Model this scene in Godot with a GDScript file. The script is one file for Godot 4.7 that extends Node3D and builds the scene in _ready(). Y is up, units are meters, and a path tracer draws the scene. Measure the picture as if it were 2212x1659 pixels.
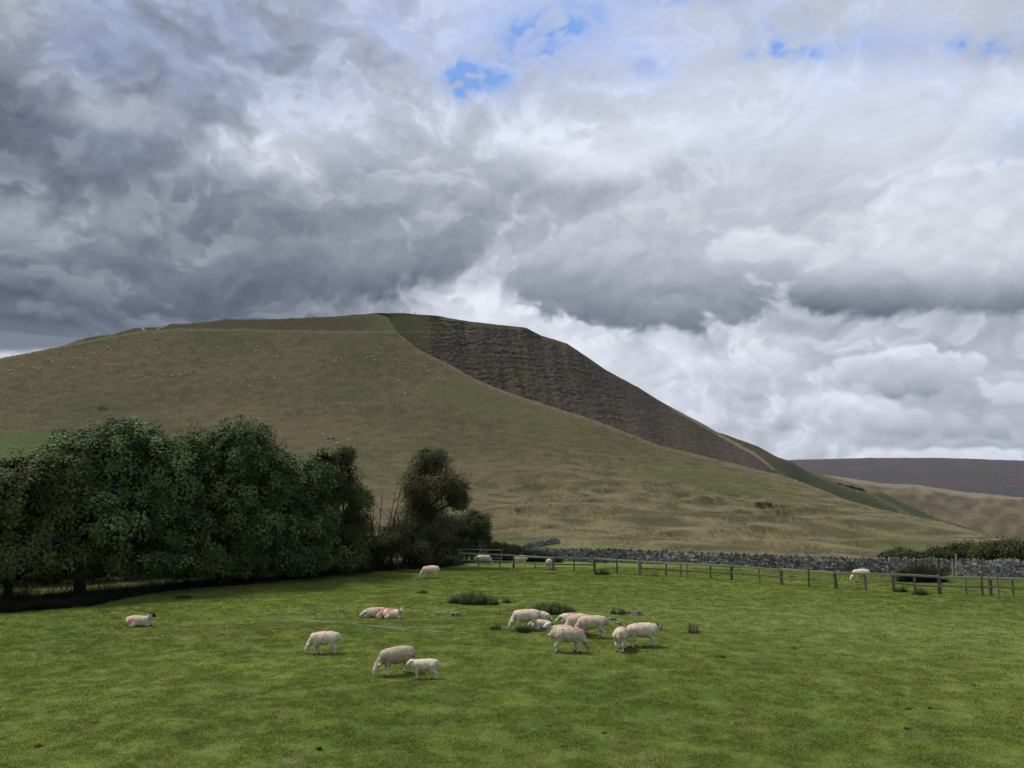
extends Node3D
# Pasture with sheep below a bare hill with a landslip scar, under broken cloud. Units are metres, y up, the view is towards -z.

const F := 1703.0          # focal length and principal point of the photograph at 2212 x 1659
const CX := 1106.0
const CY := 829.5
const PITCH := 0.1407
const CAM_H := 5.6

var rng := RandomNumberGenerator.new()
var names := {}
var noise_a := FastNoiseLite.new()
var noise_b := FastNoiseLite.new()
var noise_c := FastNoiseLite.new()
var noise_p := FastNoiseLite.new()

func _ready() -> void:
	rng.seed = 20240
	setup_noise()
	setup_camera()
	setup_sky()
	setup_sun()
	print("sky ", Time.get_ticks_msec())
	build_terrain()
	print("terrain ", Time.get_ticks_msec())
	build_objects()
	print("objects ", Time.get_ticks_msec())

func setup_noise() -> void:
	for n in [noise_a, noise_b, noise_c]:
		n.noise_type = FastNoiseLite.TYPE_SIMPLEX_SMOOTH
		n.fractal_type = FastNoiseLite.FRACTAL_FBM
		n.frequency = 1.0
	noise_a.seed = 11; noise_a.fractal_octaves = 5; noise_a.fractal_gain = 0.52
	noise_b.seed = 47; noise_b.fractal_octaves = 4; noise_b.fractal_gain = 0.5
	noise_c.seed = 83; noise_c.fractal_octaves = 2; noise_c.fractal_gain = 0.5
	noise_p.seed = 5; noise_p.noise_type = FastNoiseLite.TYPE_CELLULAR
	noise_p.frequency = 1.0
	noise_p.fractal_type = FastNoiseLite.FRACTAL_FBM
	noise_p.fractal_octaves = 3; noise_p.fractal_gain = 0.5
	noise_p.cellular_return_type = FastNoiseLite.RETURN_DISTANCE

func setup_camera() -> void:
	var cam := Camera3D.new()
	cam.name = "camera"
	cam.position = Vector3(0, CAM_H, 0)
	cam.rotation = Vector3(PITCH, 0, 0)
	cam.fov = rad_to_deg(2.0 * atan(CY / F))
	cam.near = 0.1
	cam.far = 20000.0
	add_child(cam)
	cam.current = true

func setup_sun() -> void:
	var sun := DirectionalLight3D.new()
	sun.name = "sun"
	sun.light_energy = 0.6
	sun.light_color = Color(1.0, 0.96, 0.9)
	sun.light_angular_distance = 11.0
	sun.shadow_enabled = true
	add_child(sun)
	# high, from the left and a little beyond the sheep
	sun.look_at_from_position(Vector3(-52, 95, -22), Vector3.ZERO, Vector3.UP)

# ------------------------------------------------------------------ sky
# Brightness of the cloud sheet on a coarse lattice (columns every 200, rows every 100), 0 to 255
var tone := [
	[165, 155, 150, 165, 180, 200, 205, 198, 196, 196, 202, 195],
	[150, 140, 150, 160, 180, 200, 200, 205, 200, 197, 197, 190],
	[108, 178, 150, 168, 188, 195, 200, 212, 212, 220, 216, 226],
	[106, 126, 170, 206, 190, 200, 232, 224, 212, 216, 214, 206],
	[118, 118, 134, 150, 160, 174, 172, 186, 198, 202, 206, 206],
	[168, 140, 124, 126, 146, 158, 178, 196, 198, 195, 205, 205],
	[112, 120, 130, 124, 122, 172, 186, 170, 180, 194, 198, 185],
	[98, 102, 104, 110, 150, 216, 210, 196, 188, 184, 172, 178],
	[236, 205, 140, 140, 190, 215, 214, 210, 202, 192, 180, 184],
	[205, 190, 190, 190, 200, 205, 205, 205, 197, 196, 186, 186],
	[205, 200, 200, 200, 205, 205, 205, 205, 196, 188, 186, 184],
	[205, 200, 200, 200, 205, 205, 205, 205, 205, 200, 200, 196]]
# cumulus masses: circles [x, y, radius], tone at the top, tone at the base, y of the top and of the base, softness
var masses := [
	[[[600, 600, 90], [700, 590, 90], [790, 580, 80], [850, 560, 76], [930, 540, 80], [990, 500, 74]], 150.0, 104.0, 480.0, 650.0, 26.0],
	[[[1872, 990, 26], [1900, 982, 20], [1935, 988, 26], [1840, 996, 22], [1965, 996, 26], [2030, 990, 30], [2080, 996, 26], [2125, 988, 22], [2000, 1000, 26], [2180, 998, 30]], 224.0, 200.0, 958.0, 1030.0, 7.0],
	[[[1690, 905, 30], [1740, 880, 38], [1800, 872, 40], [1850, 884, 40], [1910, 900, 44], [1980, 915, 34], [2060, 925, 30], [2150, 920, 30]], 222.0, 160.0, 835.0, 950.0, 10.0],
	[[[1470, 806, 30], [1530, 798, 38], [1600, 806, 34], [1655, 806, 24]], 222.0, 180.0, 760.0, 842.0, 10.0],
	[[[1840, 802, 40], [1900, 792, 44], [1960, 785, 42], [1996, 766, 30], [2060, 790, 40], [2112, 790, 32], [2000, 822, 44], [1935, 826, 40]], 226.0, 150.0, 738.0, 862.0, 6.0],
	[[[1150, 600, 50], [1220, 580, 76], [1320, 550, 100], [1430, 540, 110], [1540, 580, 100], [1210, 640, 62], [1300, 640, 74], [1400, 650, 64], [1490, 650, 64], [1600, 640, 70], [1700, 590, 70]], 192.0, 120.0, 490.0, 700.0, 14.0],
	[[[1558, 548, 28], [1606, 536, 40], [1670, 540, 46], [1740, 550, 46]], 218.0, 172.0, 500.0, 600.0, 12.0],
	[[[1935, 462, 60], [2000, 430, 74], [2080, 420, 90], [2190, 430, 100], [1965, 560, 100], [2080, 560, 120], [2210, 560, 130], [1770, 628, 56], [1840, 630, 70], [1735, 640, 36], [1950, 620, 90], [2060, 610, 90], [2180, 600, 100], [2300, 590, 110]], 212.0, 116.0, 520.0, 684.0, 11.0]]
# openings in the cloud: [x, y, half width, half height, strength]
var openings := [[1012, 185, 52, 32, 1.05], [1180, 95, 62, 38, 0.9], [1225, 45, 120, 50, 0.5], [1110, 150, 60, 60, 0.5], [1680, 130, 90, 18, 0.5],
	[1390, 150, 60, 30, 0.5], [2150, 92, 90, 26, 0.85], [2200, 340, 60, 70, 0.55], [1490, 5, 130, 20, 0.6], [1750, 90, 200, 50, 0.42]]

func tone_at(x: float, y: float) -> float:
	var gx := clampf(x / 200.0, 0.0, 10.999)
	var gy := clampf(y / 100.0, 0.0, 10.999)
	var i := int(gx)
	var j := int(gy)
	var fx := gx - i
	var fy := gy - j
	fx = fx * fx * (3.0 - 2.0 * fx)
	fy = fy * fy * (3.0 - 2.0 * fy)
	var r0: Array = tone[j]
	var r1: Array = tone[j + 1]
	return lerpf(lerpf(r0[i], r0[i + 1], fx), lerpf(r1[i], r1[i + 1], fx), fy)

func sky_color(d: Vector3) -> Color:
	var az := atan2(d.x, -d.z)
	var m := fposmod(az + PI / 4, PI)
	if m > PI / 2:
		m = PI - m
	m -= PI / 4
	var hor := sqrt(d.x * d.x + d.z * d.z)
	var fh := hor * cos(m)
	var c := cos(PITCH) * fh + sin(PITCH) * d.y
	var x := CX + F * hor * sin(m) / c
	var y := CY - F * (cos(PITCH) * d.y - sin(PITCH) * fh) / c
	var q := Vector3(d.x, d.y * 1.35, d.z)
	var wa := noise_a.get_noise_3dv(q * 3.2)
	var wb := noise_a.get_noise_3dv(q * 3.2 + Vector3(31.7, 5.1, 9.3))
	var qf := q * 8.0 + Vector3(wa, wb, wa) * 1.0
	var fine := noise_a.get_noise_3dv(qf)
	# light falls on the clouds from above and the left: compare the density with the density a little way up
	var up := noise_a.get_noise_3dv(qf + Vector3(-0.10, 0.24, 0))
	var qm := q * 22.0 + Vector3(wb, wa, fine) * 2.0
	var fine2 := noise_b.get_noise_3dv(qm)
	var up2 := noise_b.get_noise_3dv(qm + Vector3(-0.12, 0.30, 0))
	var l := tone_at(x + 120.0 * wa + 60.0 * fine, y + 80.0 * wb + 55.0 * fine)
	# heaped tops: rounded bumps, lit from above
	var qp := q * 13.0 + Vector3(wa, wb, fine) * 0.9
	var heap := noise_p.get_noise_3dv(qp)
	var heap_up := noise_p.get_noise_3dv(qp + Vector3(-0.10, 0.22, 0))
	var rough := 1.0 - 0.45 * smoothstep(700.0, 1700.0, x) * smoothstep(700.0, 300.0, y)
	l += rough * (17.0 * (fine - up) + 16.0 * fine + 7.0 * (fine2 - up2) + 3.0 * fine2 + 22.0 * (heap_up - heap))
	# heaped cloud in front of cloud: crisp sunlit upper edges, greyer bodies
	var bill := 0.9 * fine - 0.45 * heap - 0.20
	var bill_up := 0.9 * up - 0.45 * heap_up - 0.20
	var turned := smoothstep(0.0, 0.22, bill - bill_up)
	for thr in [-0.12, 0.15]:
		var inside: float = bill - thr
		if inside > -0.01:
			l += rough * smoothstep(-0.01, 0.05, inside) * smoothstep(0.34, 0.0, inside) * 15.0 * turned * turned
	l = lerpf(l, 206.0, smoothstep(736.0, 764.0, y + 14.0 * fine) * smoothstep(330.0, 60.0, x))
	var blue := 0.0
	for o in openings:
		var ex: float = (x + 55.0 * wa + 22.0 * fine2 - o[0]) / o[2]
		var ey: float = (y + 40.0 * wb + 16.0 * fine - o[1]) / o[3]
		var e := ex * ex + ey * ey
		if e < 6.0:
			blue += o[4] * exp(-e * 0.8)
	if y < -20.0:
		blue += 0.7 * smoothstep(0.08, 0.42, wa + 0.3 * fine) * smoothstep(-20.0, -200.0, y)
	blue = clampf(blue * (1.0 + 1.6 * fine + 1.2 * fine2), 0.0, 1.0)
	blue = blue * (0.3 + 0.7 * blue)
	if y > -50.0 and y < 1100.0 and hor > 0.5:
		var puff := noise_p.get_noise_3dv(q * 11.0 + Vector3(wa, wb, fine) * 0.6) + 0.45
		for k in masses.size():
			var ms: Array = masses[k]
			var small: float = 0.45 if ms[4] - ms[3] < 130.0 else 1.0
			var px := x + small * (40.0 * wa + 30.0 * fine)
			var py := y + small * (30.0 * wb - 10.0 * fine)
			if py < ms[3] - 190.0 or py > ms[4] + 120.0:
				continue
			var sum := 0.0
			for ci in ms[0]:
				sum += exp(-(Vector2(px - ci[0], (py - ci[1]) * 1.1).length() - ci[2]) / (26.0 * small))
			var s := -26.0 * small * log(maxf(sum, 1e-9))
			s += small * (36.0 * puff + 34.0 * fine + 26.0 * fine2 + 16.0)
			# flat, ragged base
			var below: float = py - ms[4] + small * (26.0 * fine + 14.0 * fine2)
			s = maxf(s, below)
			var soft: float = ms[5]
			var al := smoothstep(soft, -soft, s)
			if al <= 0.0:
				continue
			var t := clampf((py - ms[3]) / (ms[4] - ms[3]), 0.0, 1.0)
			var v: float = lerpf(ms[1], ms[2], t * t * (1.6 - 0.6 * t))
			# rims thin out and glow; puffs turned to the light are brighter
			v += 14.0 * smoothstep(-24.0, 4.0, s) * (1.0 - t) * (1.0 - t) + 13.0 * (fine - up) + 6.0 * (fine2 - up2) + 16.0 * (heap_up - heap) - 12.0 * puff * (1.0 - 0.6 * t)
			l = lerpf(l, v, al * 0.96)
			blue *= 1.0 - al
	l = clampf(169.0 + (l - 166.0) * 1.03, 88.0, 238.0)
	var haze := 134.0 * smoothstep(0.225, 0.172, d.y)
	if l < haze:
		l = haze + 0.45 * (l - haze)
	var dark := clampf((200.0 - l) / 110.0, 0.0, 1.0)
	var col := Color((l - 5.0 - 5.0 * dark) / 255.0, l / 255.0, (l + 11.0 + 5.0 * dark) / 255.0).srgb_to_linear()
	var wide := smoothstep(-60.0, 260.0, x) * smoothstep(460.0, 60.0, y)
	col = col.lerp(Color(0.40, 0.53, 0.92), clampf(0.26 + 0.4 * fine + 0.3 * exp(-pow((x - 1180.0) / 260.0, 2.0) - pow((y - 70.0) / 130.0, 2.0)), 0.0, 1.0) * wide)
	return col.lerp(Color(0.15, 0.35, 0.82), blue * 0.82)

var sky_rows := []
const SKY_W := 4080
const SKY_H := 2040
const SKY_COARSE := 8
const SKY_SEEN := 800        # columns and rows of the part that the lens sees
const SKY_TOP := 612
const SKY_ROWS := 414

func coarse_row(j: int) -> void:
	var el := (0.5 - (j + 0.5) * SKY_COARSE / SKY_H) * PI
	var row := PackedFloat32Array()
	for i in SKY_W / SKY_COARSE:
		var c := Color(0.3, 0.31, 0.33)
		if el > -0.03:
			c = sky_color(sky_dir(i * SKY_COARSE + SKY_COARSE / 2, el))
		row.append(c.r); row.append(c.g); row.append(c.b)
	sky_rows[j] = row

func fine_row(j: int) -> void:
	var el := (0.5 - (j + SKY_TOP + 0.5) / SKY_H) * PI
	var row := PackedFloat32Array()
	for i in SKY_SEEN:
		var c := sky_color(sky_dir(i - SKY_SEEN / 2, el))
		row.append(c.r); row.append(c.g); row.append(c.b)
	sky_rows[j] = row

func sky_image(w: int, h: int, each: Callable) -> Image:
	sky_rows = []
	sky_rows.resize(h)
	var id := WorkerThreadPool.add_group_task(each, h)
	WorkerThreadPool.wait_for_group_task_completion(id)
	var all := PackedFloat32Array()
	for r in sky_rows:
		all.append_array(r)
	return Image.create_from_data(w, h, false, Image.FORMAT_RGBF, all.to_byte_array())

func setup_sky() -> void:
	var img := sky_image(SKY_W / SKY_COARSE, SKY_H / SKY_COARSE, coarse_row)
	img.resize(SKY_W, SKY_H, Image.INTERPOLATE_CUBIC)
	# the same clouds, finer, over the part that the lens sees
	var near := sky_image(SKY_SEEN, SKY_ROWS, fine_row)
	var half := SKY_SEEN / 2
	img.blit_rect(near, Rect2i(half, 0, half, SKY_ROWS), Vector2i(0, SKY_TOP))
	img.blit_rect(near, Rect2i(0, 0, half, SKY_ROWS), Vector2i(SKY_W - half, SKY_TOP))
	var pano := PanoramaSkyMaterial.new()
	pano.panorama = ImageTexture.create_from_image(img)
	var sky := Sky.new()
	sky.sky_material = pano
	var env := Environment.new()
	env.background_mode = Environment.BG_SKY
	env.sky = sky
	env.background_energy_multiplier = 0.53
	env.tonemap_mode = Environment.TONE_MAPPER_LINEAR
	env.tonemap_exposure = 1.9
	env.fog_enabled = true
	env.fog_density = 0.00004
	env.fog_light_color = Color(0.78, 0.84, 0.95)
	env.sdfgi_enabled = true
	env.ssao_enabled = true
	env.ssil_enabled = true
	var we := WorldEnvironment.new()
	we.name = "world_environment"
	we.environment = env
	add_child(we)

func sky_dir(i: float, el: float) -> Vector3:
	# the panorama's edge faces -z
	var az := (i + 0.5) / SKY_W * TAU
	return Vector3(sin(az) * cos(el), sin(el), -cos(az) * cos(el))

# ------------------------------------------------------------------ helpers
func ray(px: float, py: float) -> Vector3:
	var dx := (px - CX) / F
	var dy := (CY - py) / F
	return Vector3(dx, sin(PITCH) + cos(PITCH) * dy, -(cos(PITCH) - sin(PITCH) * dy)).normalized()

func numbered(called: String) -> String:
	if not names.has(called):
		names[called] = 0
		return called
	names[called] += 1
	return "%s_%03d" % [called, names[called]]

func meta(o: Node, label: String, category: String, group := "") -> Node:
	o.set_meta("label", label)
	o.set_meta("category", category)
	if group != "":
		o.set_meta("group", group)
	return o

func thing(called: String, label: String, category: String, at: Vector3, turn := 0.0, group := "") -> Node3D:
	var o := Node3D.new()
	o.name = numbered(called)
	add_child(o)
	o.position = at
	o.rotation.y = turn
	meta(o, label, category, group)
	return o

func put(called: String, mesh: Mesh, mat: Material, parent: Node) -> MeshInstance3D:
	var o := MeshInstance3D.new()
	o.name = numbered(called) if parent == self else called
	o.mesh = mesh
	if mat:
		o.material_override = mat
	parent.add_child(o, true)
	return o

func lin(r: float, g: float, b: float) -> Color:
	return Color(r, g, b).linear_to_srgb()

func vmat(rough := 0.95, back := Color(0, 0, 0), spec := 0.2) -> StandardMaterial3D:
	var m := StandardMaterial3D.new()
	m.vertex_color_use_as_albedo = true
	m.roughness = rough
	m.metallic_specular = spec
	m.cull_mode = BaseMaterial3D.CULL_DISABLED
	if back.r + back.g + back.b > 0.0:
		m.backlight_enabled = true
		m.backlight = back
	return m

func pts_at(line: Array, x: float, col := 1) -> float:
	if x <= line[0][0]:
		return line[0][col]
	for i in range(1, line.size()):
		if x <= line[i][0]:
			var t: float = (x - line[i - 1][0]) / (line[i][0] - line[i - 1][0])
			return lerpf(line[i - 1][col], line[i][col], t)
	return line[line.size() - 1][col]

func grid_mesh(pos: PackedVector3Array, colr: PackedColorArray, cols: int, rows: int) -> ArrayMesh:
	# columns run left to right, rows away from the viewer
	var idx := PackedInt32Array()
	idx.resize((cols - 1) * (rows - 1) * 6)
	var nor := PackedVector3Array()
	nor.resize(cols * rows)
	var k := 0
	for j in rows:
		for i in cols:
			var a := j * cols + i
			var l := pos[a - 1] if i > 0 else pos[a]
			var r := pos[a + 1] if i < cols - 1 else pos[a]
			var n := pos[a - cols] if j > 0 else pos[a]
			var f := pos[a + cols] if j < rows - 1 else pos[a]
			nor[a] = (r - l).cross(f - n).normalized()
			if i < cols - 1 and j < rows - 1:
				idx[k] = a; idx[k + 1] = a + cols; idx[k + 2] = a + 1
				idx[k + 3] = a + 1; idx[k + 4] = a + cols; idx[k + 5] = a + cols + 1
				k += 6
	var arr := []
	arr.resize(Mesh.ARRAY_MAX)
	arr[Mesh.ARRAY_VERTEX] = pos
	arr[Mesh.ARRAY_NORMAL] = nor
	arr[Mesh.ARRAY_COLOR] = colr
	arr[Mesh.ARRAY_INDEX] = idx
	var mesh := ArrayMesh.new()
	mesh.add_surface_from_arrays(Mesh.PRIMITIVE_TRIANGLES, arr)
	return mesh
# ------------------------------------------------------------------ terrain
# Lines of the land as [x in the photograph, y in the photograph, distance in metres]
var hill_top := [[-700, 900, 330], [-300, 840, 380], [0, 774, 420], [88, 757, 430], [140, 745, 438], [168, 735, 442], [196, 728, 446], [245, 722, 452], [290, 708.5, 460], [308, 708, 462],
	[336, 706, 465], [350, 706.5, 466], [371, 699, 468], [395, 700, 470], [455, 694, 476], [490, 688.5, 480], [525, 690, 483], [595, 689, 488], [682, 684.7, 492], [774, 682, 496], [812, 678, 497], [840, 686, 494],
	[858, 716, 484], [902, 754, 455], [974, 788, 430], [1025, 818, 412], [1093, 846, 390], [1191, 878, 362], [1259, 899, 345], [1331, 925, 326], [1425, 963, 305], [1505, 982, 286],
	[1659, 1020, 255], [1690, 1027, 248], [1760, 1052, 230], [1823, 1078, 214], [1893, 1098, 196], [1977, 1115, 175], [2040, 1129, 160], [2103, 1146, 142], [2183, 1170, 120], [2300, 1182, 108], [2600, 1190, 100], [3000, 1195, 95]]
var scar_top := [[600, 700, 560], [719, 684, 520], [812, 676, 505], [866, 676, 505], [940, 681, 505], [995, 691, 510], [1072, 701, 516], [1138, 708.6, 522], [1170, 725, 527], [1225, 743, 536], [1250, 758, 540], [1297, 791, 550], [1335, 814, 560],
	[1378, 836, 572], [1416, 860, 584], [1458, 884, 598], [1505, 907.6, 612], [1548, 933, 626], [1571, 940, 640], [1634, 963, 670], [1683, 989, 690], [1707, 996, 700], [1742, 1017, 712], [1823, 1038, 730], [1893, 1057, 740], [1984, 1098, 720], [2040, 1124, 700], [2173, 1168, 660], [2400, 1200, 620]]
var scar_edge := [[1380, 835], [1458, 886], [1553, 940], [1630, 982], [1688, 1027], [1720, 1050]]    # pale path down the right side of the scar
var mid_top := [[1500, 1010, 1300], [1740, 1022, 1250], [1809, 1029, 1230], [1903, 1044, 1200], [1980, 1047, 1190], [2068, 1061, 1170], [2212, 1075, 1140], [2500, 1090, 1100], [3000, 1110, 1050]]
var moor_top := [[1300, 1010, 3600], [1600, 996, 3500], [1706, 993.6, 3450], [1875, 989, 3400], [2033, 989, 3350], [2120, 992, 3350], [2212, 995, 3300], [2500, 1000, 3300], [3000, 1010, 3300]]

var luts := {}

func lut(called: String, line: Array, px: float) -> float:
	# the height of a line at px, from a table made the first time it is asked for
	if not luts.has(called):
		var t := PackedFloat32Array()
		for i in 3801:
			t.append(pts_at(line, i - 800.0))
		luts[called] = t
	var a: PackedFloat32Array = luts[called]
	return a[int(clampf(px + 800.5, 0.0, 3800.0))]

func az_of(px: float, py := 1000.0) -> float:
	var d := ray(px, py)
	return atan2(d.x, -d.z)

func px_of(az: float, py: float) -> float:
	var dy := (CY - py) / F
	return CX + F * tan(az) * (cos(PITCH) - sin(PITCH) * dy)

func tan_el(az: float, py: float) -> float:
	var dy := (CY - py) / F
	return (sin(PITCH) + cos(PITCH) * dy) * cos(az) / (cos(PITCH) - sin(PITCH) * dy)

func line_at(line: Array, az: float) -> Vector2:
	# (height, distance) of a line of the land in that direction
	var y := 1000.0
	var px := 0.0
	for k in 3:
		px = px_of(az, y)
		y = pts_at(line, px)
	var r := pts_at(line, px, 2)
	return Vector2(CAM_H + tan_el(az, y) * r, r)

func bump(x: float, c: float, w: float) -> float:
	var t := (x - c) / w
	return exp(-t * t)

func field_height(x: float, z: float) -> float:
	var r := sqrt(x * x + z * z)
	var h := 0.0
	if z > -13.0:
		var q := maxf(0.0, 1.0 - r / 13.0) if z < 0.0 else minf(1.0, 1.0 - absf(x) / 80.0)
		h += 4.0 * q * q
	h += 0.16 * noise_c.get_noise_2d(x * 0.05, z * 0.05) + 0.05 * noise_c.get_noise_2d(x * 0.3, z * 0.3)
	if z < 0.0:
		var px := CX + F * x / -z
		var side := smoothstep(120.0, 320.0, px) * smoothstep(1250.0, 950.0, px)
		h += side * (0.13 * bump(r, 35.4, 1.4) - 0.16 * bump(r, 38.6, 2.4))
		var left := smoothstep(460.0, 250.0, px)
		h += left * (0.14 * bump(r, 44.0, 2.0) - 0.12 * bump(r, 48.0, 2.5))
	if r > 74.0:
		h -= (r - 74.0) * 0.09
	return h

func ground_at(px: float, py: float) -> Vector3:
	# where the sight line through that point meets the pasture
	var d := ray(px, py)
	var t := 5.0
	var p := Vector3.ZERO
	for k in 60:
		p = Vector3(0, CAM_H, 0) + d * t
		var gap := p.y - field_height(p.x, p.z)
		if absf(gap) < 0.002:
			break
		t += gap / maxf(0.06, -d.y) * 0.6
	return Vector3(p.x, field_height(p.x, p.z), p.z)

func patch(c: Color, k: Color, t: float) -> Color:
	return c.lerp(k, clampf(t, 0.0, 1.0))

func field_color(x: float, z: float) -> Color:
	var big := noise_b.get_noise_2d(x * 0.045, z * 0.07)
	var mid := noise_b.get_noise_2d(x * 0.35 + 40.0, z * 0.5)
	var small := noise_b.get_noise_2d(x * 1.6, z * 2.1 + 70.0)
	var c := Color(0.090, 0.132, 0.019)
	c = patch(c, Color(0.128, 0.180, 0.026), 0.25 + 0.85 * mid + 0.5 * big)
	c = patch(c, Color(0.062, 0.104, 0.014), 0.10 - 0.75 * mid + 0.9 * small)
	c = patch(c, Color(0.175, 0.205, 0.040), 1.3 * small - 0.25 + 0.5 * big)
	c = patch(c, Color(0.20, 0.175, 0.075), 1.8 * (noise_b.get_noise_2d(x * 0.5 + 9.0, z * 0.9 - 33.0) - 0.42))
	var r := sqrt(x * x + z * z)
	if z < 0.0:
		var px := CX + F * x / -z
		# worn, drier grass along the bank and by the fence
		c = patch(c, Color(0.15, 0.145, 0.06), 0.55 * bump(r, 36.2, 1.0) * smoothstep(150.0, 350.0, px) * smoothstep(1100.0, 900.0, px) * (0.6 + 1.5 * mid))
		c = patch(c, Color(0.155, 0.205, 0.045), 0.55 * smoothstep(900.0, 1500.0, px) * bump(r, 39.0, 7.0))
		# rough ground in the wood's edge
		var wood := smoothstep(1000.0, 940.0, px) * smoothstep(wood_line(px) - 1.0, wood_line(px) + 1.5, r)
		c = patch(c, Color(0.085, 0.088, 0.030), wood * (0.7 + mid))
	return Color(c.r * 1.06, c.g, c.b * 1.5)

func wood_line(px: float) -> float:
	return lut("wood", [[-400, 46.0], [0, 46.0], [200, 47.5], [400, 53.0], [700, 57.0], [900, 61.5], [1000, 66.0]], px)

func build_field() -> void:
	var cols := 440
	var rows := 260
	var pos := PackedVector3Array()
	var colr := PackedColorArray()
	for j in rows:
		var t := float(j) / (rows - 1)
		var r := 6.0 * pow(92.0 / 6.0, t)
		for i in cols:
			var az := lerpf(-0.95, 0.95, float(i) / (cols - 1))
			var x := sin(az) * r
			var z := -cos(az) * r
			pos.append(Vector3(x, field_height(x, z), z))
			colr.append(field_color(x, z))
	var o := put("pasture", grid_mesh(pos, colr, cols, rows), vmat(1.0), self)
	o.set_meta("kind", "structure")
	# the bank where the viewer stands and the land behind
	pos = PackedVector3Array(); colr = PackedColorArray()
	for j in 40:
		for i in 60:
			var x := lerpf(-80.0, 80.0, i / 59.0)
			var z := lerpf(60.0, -5.0, j / 39.0)
			var in_front: float = 0.5 if Vector2(x, z).length() > 6.0 and z < -1.0 else 0.0
			pos.append(Vector3(x, field_height(x, z) - 0.06 - in_front, z))
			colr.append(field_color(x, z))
	put("bank", grid_mesh(pos, colr, 60, 40), vmat(1.0), self).set_meta("kind", "structure")
	# the wide land that carries it all, far below the hills
	pos = PackedVector3Array(); colr = PackedColorArray()
	for j in 30:
		for i in 40:
			var az := TAU * i / 39.0
			var r := 80.0 * pow(9000.0 / 80.0, j / 29.0)
			pos.append(Vector3(sin(az) * r, -9.0 - minf(60.0, (r - 80.0) * 0.08), -cos(az) * r))
			colr.append(Color(0.09, 0.10, 0.04))
	put("ground", grid_mesh(pos, colr, 40, 30), vmat(1.0), self).set_meta("kind", "structure")

const HILL_R0 := 66.0
const HILL_H0 := -0.9
# steepness of the grassy slope by direction, [x in the photograph, metres of rise over the first 430 m]
var hill_rise := [[-700, 84], [-400, 90], [0, 106], [300, 116], [600, 122], [800, 124], [1000, 122], [1150, 118], [1300, 108], [1450, 92], [1600, 74], [1750, 56], [1900, 38], [2050, 20], [2200, 7], [2400, 2], [3000, 0]]

func rise_at(px: float) -> float:
	# smoothed, so that no crease runs down the slope
	var sum := 0.0
	for k in 9:
		sum += pts_at(hill_rise, px + (k - 4) * 40.0)
	return sum / 9.0

func slope_h(r: float, rise: float) -> float:
	var u := (r - HILL_R0) / 430.0
	return HILL_H0 + rise * u * (0.10 + 0.90 * u * u)

func hill_crest(az: float) -> Vector3:
	# (height, distance, rise) where the sight line over the crest meets the slope
	var y := 1000.0
	var px := 0.0
	for k in 3:
		px = px_of(az, y)
		y = pts_at(hill_top, px)
	var te := tan_el(az, y)
	var rise := rise_at(CX + F * tan(az))
	var lo := HILL_R0 + 6.0
	var hi := 700.0
	for k in 26:
		var m := (lo + hi) * 0.5
		if slope_h(m, rise) < CAM_H + te * m:
			lo = m
		else:
			hi = m
	return Vector3(slope_h(lo, rise), lo, rise)

func hill_point(az: float, s: float, crest: Vector3) -> Vector3:
	# s from 0 at the foot to 1 at the crest, and beyond it the far side
	var r := lerpf(HILL_R0, crest.y, s)
	var h := 0.0
	var x := sin(az) * r
	var z := -cos(az) * r
	if s <= 1.0:
		h = slope_h(r, crest.z)
	else:
		h = crest.x - (s - 1.0) * (crest.y - HILL_R0) * 0.42
	var fade := smoothstep(0.0, 0.1, s) * smoothstep(1.0, 0.86, s)
	var px := CX + F * tan(az)
	# slumped hummocks on the lower slope to the right
	var low := smoothstep(940.0, 1200.0, px) * smoothstep(0.03, 0.14, s) * smoothstep(0.85, 0.5, s) * smoothstep(2150.0, 1800.0, px)
	if low > 0.0:
		var w := noise_c.get_noise_2d(x * 0.012, z * 0.02) * 2.0
		var rd := 1.0 - absf(noise_c.get_noise_2d(x * 0.011 + w * 0.4 + 7.0, z * 0.030 + x * 0.006))
		h += low * (2.2 * (rd * rd - 0.55) + 0.35 * noise_c.get_noise_2d(x * 0.05, z * 0.05)) * clampf(r / 170.0, 0.35, 1.3)
	h += fade * 1.3 * noise_c.get_noise_2d(x * 0.016, z * 0.016)
	var n1 := noise_c.get_noise_2d(x * 0.10, z * 0.10)
	var n2 := noise_c.get_noise_2d(x * 0.42, z * 0.42)
	var steep := smoothstep(120.0, 330.0, r)
	h += (0.12 + 0.33 * steep) * n1 * (0.35 + 0.65 * fade) + (0.02 + 0.32 * steep) * n2
	return Vector3(x, h, z)

var bench := [[-300, 860], [0, 777], [105, 754], [168, 742], [245, 727], [315, 716], [385, 712], [525, 712], [595, 715.5], [774, 717.5], [860, 716]]

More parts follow.
